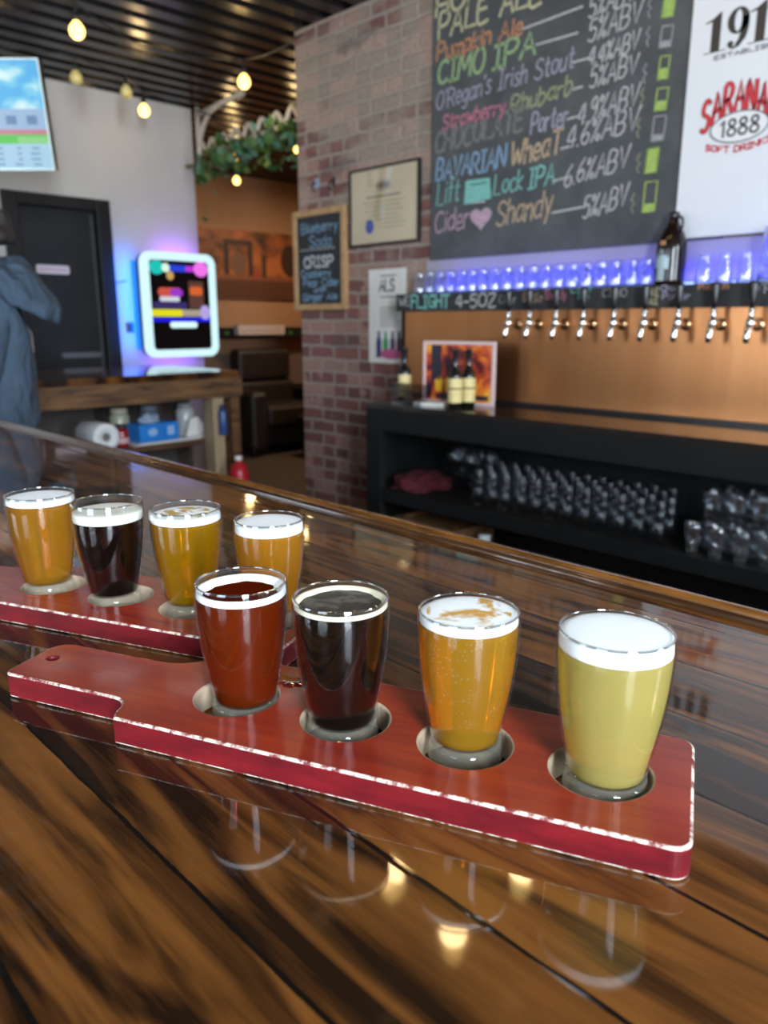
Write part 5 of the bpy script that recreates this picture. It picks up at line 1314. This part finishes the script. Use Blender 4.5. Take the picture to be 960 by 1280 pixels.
for k in range(4): MB().box((tvw - .10 - k*.1, tvh*.42, -0.0026), (tvw - .05 - k*.1, tvh*.50, -0.002)).build('picture_window', EW, tv)
# ceiling mount, kept out in local space
inv = TVM.inverted()
ctr = TVM @ Vector((tvw/2, tvh/2, -0.05)); topp = Vector((ctr.x, ctr.y, ZC)) + FH*0.08
mb = MB(); mb.tube([inv @ ctr, inv @ (ctr + FH*0.08), inv @ topp], 0.018, 10); mb.build('mount_pole', M_blackplastic, tv)

# ================================================================ room beyond
pc = thing('wall_mural', 'wide photo mural of barrels and bottles in a warm distillery on the tan wall', 'mural', (XO, 4.30, 0.505))
MW, MH = 1.40, 0.70
FM2 = lambda z: frame_matrix((z, 0, 0), (0, 1, 0), (0, 0, 1))
def mural_mat():
    m = principled('mural_print', (0.3, 0.1, 0.04), 0.5)
    f = noise(m, coords(m, (1, 1.0, 1.4)), 3.2, 3, 0.55, 0.4)
    r = ramp(m, f, [(0.34, (0.06, 0.025, 0.015)), (0.48, (0.28, 0.085, 0.028)), (0.62, (0.50, 0.15, 0.040))])
    m.node_tree.links.new(r.outputs[0], m.node_tree.nodes['Principled BSDF'].inputs['Base Color']); return m
MB().prism(rrect(0, 0, MW, MH, 0.004, 2), 0.0005, 0.025, 0, FM2(0)).build('panel', mural_mat(), pc)
def mur(nm, pts, c, z=0.0256):
    mb = MB(); mb.prism(pts, z, z + 0.001, 0, FM2(0)); mb.build(nm, principled('mural_' + nm, c, 0.5), pc)
mur('printed_beam', rrect(0.0, 0.0, MW, 0.20, 0.004, 2), (0.115, 0.040, 0.020)); mur('printed_beam', rrect(0.0, 0.20, MW, 0.245, 0.004, 2), (0.26, 0.09, 0.04), 0.0257)
for x0, x1 in ((0.34, 0.40), (0.64, 0.70)): mur('printed_frame', rrect(x0, 0.245, x1, 0.60, 0.006, 2), (0.04, 0.020, 0.014), 0.0258)
mur('printed_frame', rrect(0.40, 0.55, 0.64, 0.60, 0.006, 2), (0.05, 0.024, 0.016), 0.0258); mur('printed_barrel', ellipse(0.52, 0.36, 0.10, 0.12), (0.20, 0.09, 0.05), 0.0258); mur('printed_keg', ellipse(1.20, 0.42, 0.13, 0.17), (0.05, 0.020, 0.012), 0.0258)
mur('printed_bottle', rrect(0.82, 0.23, 0.87, 0.46, 0.01, 3), (0.03, 0.018, 0.016), 0.0262); mur('printed_bottle', rrect(0.70, 0.22, 0.77, 0.30, 0.01, 3), (0.42, 0.05, 0.04), 0.0262)
fs_ = thing('wall_shelf', 'long black wall shelf below the mural on the tan wall', 'shelf', (XO, 4.3, 0.10))
MB().box((0.0005, 0, 0), (0.16, 1.5, 0.115)).build('board', M_blackplastic, fs_, 0.004)
for yy in (0.22, 1.05): MB().box((0.1605, yy, 0.045), (0.164, yy + 0.05, 0.065)).build('indicator_light', emit('green_led', (0.10, 0.45, 0.05), 0.25), fs_, label='dim green light')
bxo = thing('white_box', 'white carton with a printed strip on the black wall shelf', 'box', (XO + 0.20, 4.63, 0.135))
MB().box((-0.035, 0, 0), (0.05, 0.60, 0.10)).build('carton', principled('pinkish_carton', (0.60, 0.50, 0.49), 0.6), bxo, 0.004)
mb = MB(); [ribbon(mb, [(0.06*k, 0.03*(k % 2)), (0.06*k + 0.045, 0.012)], 0.010, frame_matrix((0.0505, 0.06, 0.03), (0, 1, 0), (0, 0, 1))) for k in range(8)]; mb.build('lettering', principled('carton_ink', (0.30, 0.24, 0.26), 0.6), bxo)
M_leather = speckled('dark_brown_leather', (0.014, 0.009, 0.007), (0.024, 0.015, 0.011), 8, 0.5, bmp=0.1)
ac = thing('armchair', 'dark brown leather armchair against the tan wall below the black shelf', 'armchair', (-6.85, 5.05, ZF), 0)
def soft(mb, a, b): return mb.box(a, b)
MB().box((-0.33, -0.42, 0.72), (-0.12, 0.28, 1.06)).build('head_cushion', M_leather, ac, 0.06, 4)
MB().box((-0.33, -0.44, 0.40), (-0.10, 0.30, 0.715)).build('backrest', M_leather, ac, 0.05, 4)
MB().box((-0.095, -0.44, 0.28), (0.42, 0.30, 0.50)).build('seat', M_leather, ac, 0.05, 4)
for yy in (-0.66, 0.31): MB().box((-0.32, yy, 0.06), (0.44, yy + 0.21, 0.66)).build('armrest', M_leather, ac, 0.06, 4)
MB().box((-0.30, -0.44, 0.10), (0.40, 0.30, 0.275)).build('base', M_blackplastic, ac, 0.01)
for sx in (-0.26, 0.36):
    for sy in (-0.60, 0.46): MB().lathe([(0, 0), (0.02, 0), (0.026, 0.098), (0, 0.098)], 10, (sx, sy, 0)).build('leg', M_blackplastic, ac)
ac2 = copy_tree(ac); ac2.location = (-6.80, 6.42, ZF); ac2['label'] = 'dark brown leather armchair mostly hidden behind the brick wall corner'
for o in (ac, ac2): o['group'] = 'leather armchairs in the room beyond'
ot = thing('footstool', 'low black leather footstool standing before the armchair', 'footstool', (-6.05, 5.10, ZF))
MB().box((-0.22, -0.28, 0.26), (0.22, 0.28, 0.42)).build('cushion', M_leather, ot, 0.04, 3)
MB().box((-0.20, -0.26, 0.05), (0.20, 0.26, 0.255)).build('base', M_blackplastic, ot, 0.01)
for sx in (-0.16, 0.16):
    for sy in (-0.22, 0.22): MB().lathe([(0, 0), (0.018, 0), (0.022, 0.05), (0, 0.05)], 10, (sx, sy, 0)).build('foot', M_blackplastic, ot)

cl_ = thing('added_fill_fixture', 'round warm fill lamp added under the ceiling of the room beyond', 'fill light', (-5.7, 5.3, ZC - 0.06))  # unseen fixture, added to brighten the dark far room
MB().lathe([(0, 0.0), (0.20, 0.0), (0.22, 0.02), (0.22, 0.0585), (0, 0.0585)], 28).build('housing', M_white, cl_)
MB().lathe([(0, -0.02), (0.12, -0.015), (0.19, -0.001), (0, -0.001)], 28).build('diffuser', emit('warm_fill_diffuser', (1.0, 0.72, 0.42), 8), cl_)
l = bpy.data.lights.new('far_room_fill', 'AREA'); l.shape = 'DISK'; l.size = 0.4; l.energy = 40; l.color = (1.0, 0.72, 0.45)  # added warm fill for the far room
lo = bpy.data.objects.new('far_room_fill', l); COL.objects.link(lo); lo.parent = cl_; lo.location = (0, 0, -0.03)
# trellis rail with garland
A_ = Vector((-5.20, 3.20, 1.42)); B_ = Vector((-3.60, 2.95, 1.375))
M_trel = speckled('white_painted_iron', (0.58, 0.53, 0.46), (0.66, 0.61, 0.54), 12, 0.5)
tr = thing('arch_trellis', 'white painted iron arch rail spanning the opening to the room beyond', 'trellis', tuple(A_))
D_ = B_ - A_
dirn = D_.normalized(); Lr = D_.length
mb = MB(); mb.tube([(0, 0, 0), D_], 0.016, 10); mb.build('rail', M_trel, tr)
mb = MB(); pts = []
for k in range(150): pts.append(dirn*(Lr*k/149) + Vector((0, 0, 0.05 + 0.035*math.sin(k*0.36))))
mb.tube(pts, 0.014, 8); mb.build('scroll', M_trel, tr)
mb = MB(); mb.tube([(0, 0.0, -0.05)] + [Vector((0, 0, 0.0)) + dirn*(0.36*(1 - math.cos(a))) + Vector((0, 0, 0.27*math.sin(a))) for a in [PI/2*k/10 for k in range(11)]], 0.017, 10); mb.build('arch_brace', M_trel, tr)
mb = MB(); mb.tube([(0, 0, 0.275), dirn*0.75 + Vector((0, 0, 0.275))], 0.018, 10); mb.build('top_bar', M_trel, tr)
mb = MB(); mb.tube([(0, 0, -0.06), (0, 0, ZC - A_.z - 0.003)], 0.018, 10); mb.build('wall_post', M_trel, tr)
ga = thing('ivy_garland', 'green ivy garland with a dangling strand along the white arch rail', 'garland', tuple(A_))
random.seed(11)
stem = [dirn*(Lr*k/40) + Vector((random.uniform(-.02, .02), random.uniform(-.05, -.02), random.uniform(-.03, .03) - 0.02)) for k in range(41)]
MB().tube(stem, 0.006, 6).build('stem', principled('green_stem', (0.06, 0.10, 0.02), 0.6), ga)
hang = [dirn*0.16 + Vector((0, -0.04, -0.02 - 0.036*k)) + Vector((0.008*math.sin(k), 0, 0)) for k in range(13)]
MB().tube(hang, 0.003, 5).build('strand', principled('thin_stem', (0.07, 0.08, 0.03), 0.6), ga)
def leaf(mb, c, size, mi):
    R = Matrix.Rotation(random.uniform(0, 2*PI), 3, 'Z') @ Matrix.Rotation(random.uniform(0.3, 1.5), 3, 'X') @ Matrix.Rotation(random.uniform(-.5, .5), 3, 'Y')
    pts = [(0, 0), (0.42, 0.18), (0.5, 0.45), (0.28, 0.75), (0, 1.1), (-0.28, 0.75), (-0.5, 0.45), (-0.42, 0.18)]
    vs = [Vector((c)) + R @ Vector((p[0]*size, p[1]*size, 0.18*size*abs(p[0]))) for p in pts] + [Vector(c) + R @ Vector((0, 0.5*size, -0.02*size))]
    mb.add(vs, [(8, k, (k+1) % 8) for k in range(8)], mi)
mb = MB()
for k in range(260):
    u = random.uniform(0.05, 0.97)
    c = dirn*(Lr*u) + Vector((random.gauss(0, .035), random.gauss(-.05, .03), random.gauss(-0.07, .04) - abs(random.gauss(0, .04))))
    if random.random() < 0.16 : c.z -= random.uniform(0.04, 0.15)*(1.0 if u < 0.3 or u > 0.7 else 0.5)
    leaf(mb, c, random.uniform(.040, .070), random.choice((0, 0, 1, 2)))
for k in range(3): leaf(mb, hang[-1] + Vector((random.uniform(-.01, .01), 0, random.uniform(-.02, .02))), 0.045, 0)
LM = [principled('leaf_green', (0.045, 0.12, 0.025), 0.5), principled('leaf_olive', (0.10, 0.15, 0.03), 0.5), principled('leaf_bluegreen', (0.10, 0.24, 0.17), 0.5)]
mb.build('leaves', LM, ga, fix=False)

# ================================================================ string lights
M_bulb = emit('warm_bulb_glass', (1.0, 0.66, 0.17), 5.5)
M_bulboff = speckled('amber_unlit_bulb', (0.80, 0.64, 0.22), (0.88, 0.72, 0.28), 10, 0.3)
M_wire = principled('black_wire', (0.012, 0.012, 0.012), 0.5)
def string(label, pts, bulbs, drop=0.10, group='festoon light strings under the ceiling', power=2.6):
    t = thing('string_light', label, 'string lights', pts[0], 0, group)
    O = Vector(pts[0])
    P = [Vector(p) - O for p in pts]
    path = []
    for a, b in zip(P, P[1:]):
        L = (b - a).length
        for k in range(8): u = k/8; path.append(a.lerp(b, u) - Vector((0, 0, 0.045*min(L, 2.5)*4*u*(1 - u)*0.6)))
    path.append(P[-1])
    MB().tube(path, 0.0045, 6).build('wire', M_wire, t)
    for p, on in bulbs:
        q = Vector(p) - O
        near = min(path, key=lambda w: (Vector((w.x, w.y, 0)) - Vector((q.x, q.y, 0))).length)
        mb = MB(); mb.tube([(q.x, q.y, max(q.z + 0.07, near.z)), (q.x, q.y, q.z + 0.062)], 0.004, 6); mb.build('drop_cord', M_wire, t)
        b = MB().lathe([(0, -0.038), (0.018, -0.034), (0.031, -0.020), (0.035, -0.002), (0.031, 0.014), (0.019, 0.030), (0.013, 0.038), (0, 0.038)], 20, q).build('bulb', M_bulb if on else M_bulboff, t)
        MB().lathe([(0, 0.0385), (0.0145, 0.0385), (0.0145, 0.066), (0.006, 0.072), (0, 0.072)], 14, q).build('socket', M_blackplastic, b)
        if on:
            l = bpy.data.lights.new('bulb_light', 'POINT'); l.energy = power; l.color = (1.0, 0.68, 0.32); l.shadow_soft_size = 0.04
            lo = bpy.data.objects.new('bulb_light', l); COL.objects.link(lo); lo.parent = b; lo.location = q + Vector((0, 0, -0.065))
    return t
string('festoon light string running from the brick wall over to the television', [(-3.12, 2.50, 1.56), (-3.885, 2.70, 1.66), (-3.9, 2.1, 1.60), (-3.77, 1.72, 1.66), (-3.9, 0.6, 1.68), (-3.7, -1.2, 1.66)], [((-3.885, 2.696, 1.55), 1), ((-3.771, 1.718, 1.55), 1), ((-3.9, 0.55, 1.55), 1), ((-3.75, -0.6, 1.55), 1)])
string('festoon light string over the pale wall and side counter with two unlit amber bulbs', [(-5.1, -0.9, 1.68), (-4.45, 2.0, 1.66), (-4.52, 2.32, 1.64), (-4.816, 2.584, 1.66), (-5.0, 3.9, 1.66), (-5.66, 3.79, 1.67), (-6.48, 4.37, 1.67)], [((-4.457, 2.003, 1.55), 0), ((-4.52, 2.322, 1.55), 0), ((-4.816, 2.584, 1.55), 1), ((-4.994, 3.93, 1.55), 1), ((-5.66, 3.79, 1.55), 1), ((-6.48, 4.37, 1.55), 1)])
string('festoon light string hanging over the near bar', [(-2.6, 2.3, 1.69), (-2.036, 1.631, 1.66), (-1.53, 1.52, 1.66), (-1.238, 1.825, 1.66), (-1.22, 1.47, 1.66), (-0.2, 0.6, 1.68), (1.2, -0.5, 1.68)], [((-2.036, 1.631, 1.55), 1), ((-1.532, 1.522, 1.55), 1), ((-1.238, 1.825, 1.55), 1), ((-1.224, 1.468, 1.55), 1), ((-0.2, 0.6, 1.55), 1), ((1.0, -0.4, 1.55), 1)])

# ================================================================ bartender
def skin_mesh(name, joints, edges, mat, parent=None, sub=2, root=0):
    me = bpy.data.meshes.new(name)
    me.from_pydata([j[0] for j in joints], edges, [])
    o = bpy.data.objects.new(name, me); COL.objects.link(o)
    md = o.modifiers.new('skin', 'SKIN'); md.use_smooth_shade = True
    for i, j in enumerate(joints):
        r = j[1]; r = r if isinstance(r, tuple) else (r, r)
        me.skin_vertices[0].data[i].radius = r
        me.skin_vertices[0].data[i].use_root = (i == root)
    s = o.modifiers.new('sub', 'SUBSURF'); s.levels = sub; s.render_levels = sub
    dg = bpy.context.evaluated_depsgraph_get()
    m2 = bpy.data.meshes.new_from_object(o.evaluated_get(dg))
    bpy.data.objects.remove(o)
    m2.materials.clear(); m2.materials.append(mat)
    for p in m2.polygons: p.use_smooth = True
    o2 = bpy.data.objects.new(name, m2); COL.objects.link(o2)
    if parent: o2.parent = parent
    return o2
FACE = math.atan2(-0.90, -0.42)             # looks along the bar, back to the brick wall side
pp_ = px(-18, 400, -2.90)
man = thing('person', 'person in a blue hooded sweatshirt standing behind the bar, turned away', 'person', (pp_.x, pp_.y, ZF), FACE - PI/2)
man.scale = (0.98, 0.98, 0.97)
M_skin = speckled('skin', (0.42, 0.24, 0.16), (0.46, 0.27, 0.18), 20, 0.5)
# local frame: +Y is where the person faces, +X to their right... z from the floor
J = [((0, 0, 0.95), (0.150, 0.105)), ((0, -0.01, 1.10), (0.140, 0.095)), ((0, -0.015, 1.30), (0.155, 0.105)), ((0, -0.02, 1.44), (0.125, 0.080)), ((0, 0.0, 1.52), 0.055), ((0, 0.02, 1.58), 0.058), ((0, 0.03, 1.66), (0.075, 0.092)), ((0, 0.025, 1.74), (0.070, 0.085)), ((0, 0.02, 1.79), 0.040)]
Ed = [(i, i + 1) for i in range(8)]
def limb(pts, start):
    b = len(J)
    for p in pts: J.append(p)
    Ed.append((start, b))
    for k in range(len(pts) - 1): Ed.append((b + k, b + k + 1))
    return b + len(pts) - 1
for s in (-1, 1):
    w_ = limb([((s*0.150, -0.01, 1.43), 0.058), ((s*0.195, 0.0, 1.30), 0.050), ((s*0.215, 0.01, 1.16), 0.044), ((s*0.205, 0.08, 1.13), 0.038), ((s*0.165, 0.17, 1.19), 0.028), ((s*0.150, 0.20, 1.205), (0.018, 0.034)), ((s*0.135, 0.235, 1.22), (0.014, 0.036))], 3)
    for k, (dx, dz, L) in enumerate(((0.0, 0.030, 0.060), (0.0, 0.010, 0.070), (0.0, -0.010, 0.066), (0.0, -0.028, 0.050))):
        limb([((s*0.130, 0.25, 1.225 + dz), 0.010), ((s*0.120, 0.25 + L*0.5, 1.23 + dz), 0.009), ((s*0.105, 0.25 + L*0.85, 1.225 + dz), 0.0075)], w_)
    limb([((s*0.128, 0.205, 1.235), 0.012), ((s*0.105, 0.23, 1.25), 0.010), ((s*0.095, 0.252, 1.252), 0.008)], w_ - 1)
    limb([((s*0.085, 0.0, 0.88), 0.088), ((s*0.095, 0.005, 0.70), 0.072), ((s*0.10, 0.01, 0.49), 0.056), ((s*0.10, -0.01, 0.30), 0.052), ((s*0.10, -0.02, 0.09), 0.036), ((s*0.105, 0.05, 0.045), (0.040, 0.034)), ((s*0.11, 0.15, 0.032), (0.040, 0.026))], 0)
body = skin_mesh('body', J, Ed, M_skin, man)
# face
mb = MB(); mb.tube([(0, 0.115, 1.68), (0, 0.135, 1.655), (0, 0.128, 1.645)], [0.009, 0.014, 0.010], 10)
mb.build('nose', M_skin, body)
for s in (-1, 1):
    MB().ball((s*0.030, 0.106, 1.685), 0.011, 12).build('eye', M_white, body)
    MB().ball((s*0.082, 0.02, 1.665), 0.022, 12, 0, (0.4, 0.8, 1.4)).build('ear', M_skin, body)
MB().tube([(-0.024, 0.112, 1.612), (0, 0.120, 1.610), (0.024, 0.112, 1.612)], [0.004, 0.007, 0.004], 8).build('mouth', principled('lip', (0.36, 0.14, 0.11), 0.5), body)
M_hair = speckled('dark_hair', (0.012, 0.010, 0.009), (0.022, 0.018, 0.016), 60, 0.6)
cl = cloth('hair', '', '', (0, 0, 0), 0.1, 0.1, 0.1, M_hair, 21, 0.22)
for k in ('label', 'category'):
    if k in cl: del cl[k]
cl.parent = man; cl.location = (0, -0.005, 1.645); cl.scale = (0.98, 1.12, 1.30)
# sweatshirt
M_hood = speckled('dusty_blue_fleece', (0.034, 0.058, 0.090), (0.044, 0.072, 0.108), 5, 0.9)
bump(M_hood, noise(M_hood, coords(M_hood, (1, 1, 0.6)), 7, 2, 0.5, 1.2), 1.0, 0.06)
J2 = [((0, 0, 0.90), (0.185, 0.140)), ((0, -0.005, 0.98), (0.190, 0.145)), ((0, -0.015, 1.12), (0.180, 0.140)), ((0, -0.02, 1.28), (0.185, 0.142)), ((0, -0.025, 1.42), (0.160, 0.112)), ((0, -0.01, 1.49), (0.085, 0.080))]
E3 = [(i, i + 1) for i in range(5)]
J_, Ed_ = J, Ed
J, Ed = J2, E3
for s in (-1, 1):
    limb([((s*0.150, -0.015, 1.42), 0.085), ((s*0.200, -0.005, 1.30), 0.078), ((s*0.220, 0.005, 1.16), 0.070), ((s*0.210, 0.07, 1.125), 0.062), ((s*0.178, 0.145, 1.175), 0.048), ((s*0.172, 0.158, 1.183), 0.042)], 4)
swt = skin_mesh('sweatshirt', J, Ed, M_hood, man)
tex = bpy.data.textures.new('folds', 'CLOUDS'); tex.noise_scale = 0.12
dm = swt.modifiers.new('folds', 'DISPLACE'); dm.texture = tex; dm.strength = 0.035; dm.mid_level = 0.5; dm.texture_coords = 'LOCAL'
# hood lying on the back
hd = cloth('hood', '', '', (0, 0, 0), 0.175, 0.125, 0.145, M_hood, 33, 0.20)
for k in ('label', 'category'):
    if k in hd: del hd[k]
for v in hd.data.vertices:                    # droops to a point down the back
    if v.co.y < 0: v.co.z -= 1.3*abs(v.co.y)**1.4; v.co.y *= 1.0 + 0.25*(1 - min(abs(v.co.x)/0.17, 1))
hd.parent = man; hd.location = (0, -0.095, 1.435)
# lettering on the back and trousers
from mathutils.bvhtree import BVHTree
dg = bpy.context.evaluated_depsgraph_get(); dg.update()
ev = swt.evaluated_get(dg); em = ev.to_mesh()
bvh = BVHTree.FromPolygons([v.co.copy() for v in em.vertices], [tuple(p.vertices) for p in em.polygons])
mb = MB()
for (x0, x1, z0, z1) in ((-0.05, 0.03, 1.27, 1.37), (-0.02, 0.06, 1.31, 1.36)):
    n = 6
    for k in range(n):
        a_ = z0 + (z1 - z0)*k/n; b_ = z0 + (z1 - z0)*(k + 1)/n - 0.004
        mb.add([(x0, -0.5, a_), (x1 - 0.012*(k % 3), -0.5, a_), (x1 - 0.012*(k % 3), -0.5, b_), (x0, -0.5, b_)], [(0, 1, 2, 3)])
for i, v in enumerate(mb.v):
    hit = bvh.ray_cast(Vector(v), Vector((0, 1, 0)))
    if hit[0] is not None: mb.v[i] = (hit[0].x, hit[0].y - 0.004, hit[0].z)
ev.to_mesh_clear()
mb.build('back_print', principled('white_print', (0.62, 0.60, 0.58), 0.7), man, fix=False)
J4 = [((0, 0, 0.93), (0.165, 0.122))]; E4 = []
J, Ed = J4, E4
for s in (-1, 1):
    limb([((s*0.09, 0.0, 0.84), 0.108), ((s*0.10, 0.005, 0.68), 0.088), ((s*0.105, 0.01, 0.48), 0.074), ((s*0.105, -0.01, 0.28), 0.070), ((s*0.105, -0.02, 0.10), 0.064)], 0)
skin_mesh('trousers', J, Ed, principled('dark_denim', (0.018, 0.020, 0.028), 0.8), man)
for s in (-1, 1):
    MB().box((s*0.108 - 0.045, -0.085, 0.001), (s*0.108 + 0.045, 0.20, 0.085)).build('shoe', M_blackplastic, man, 0.03, 4)
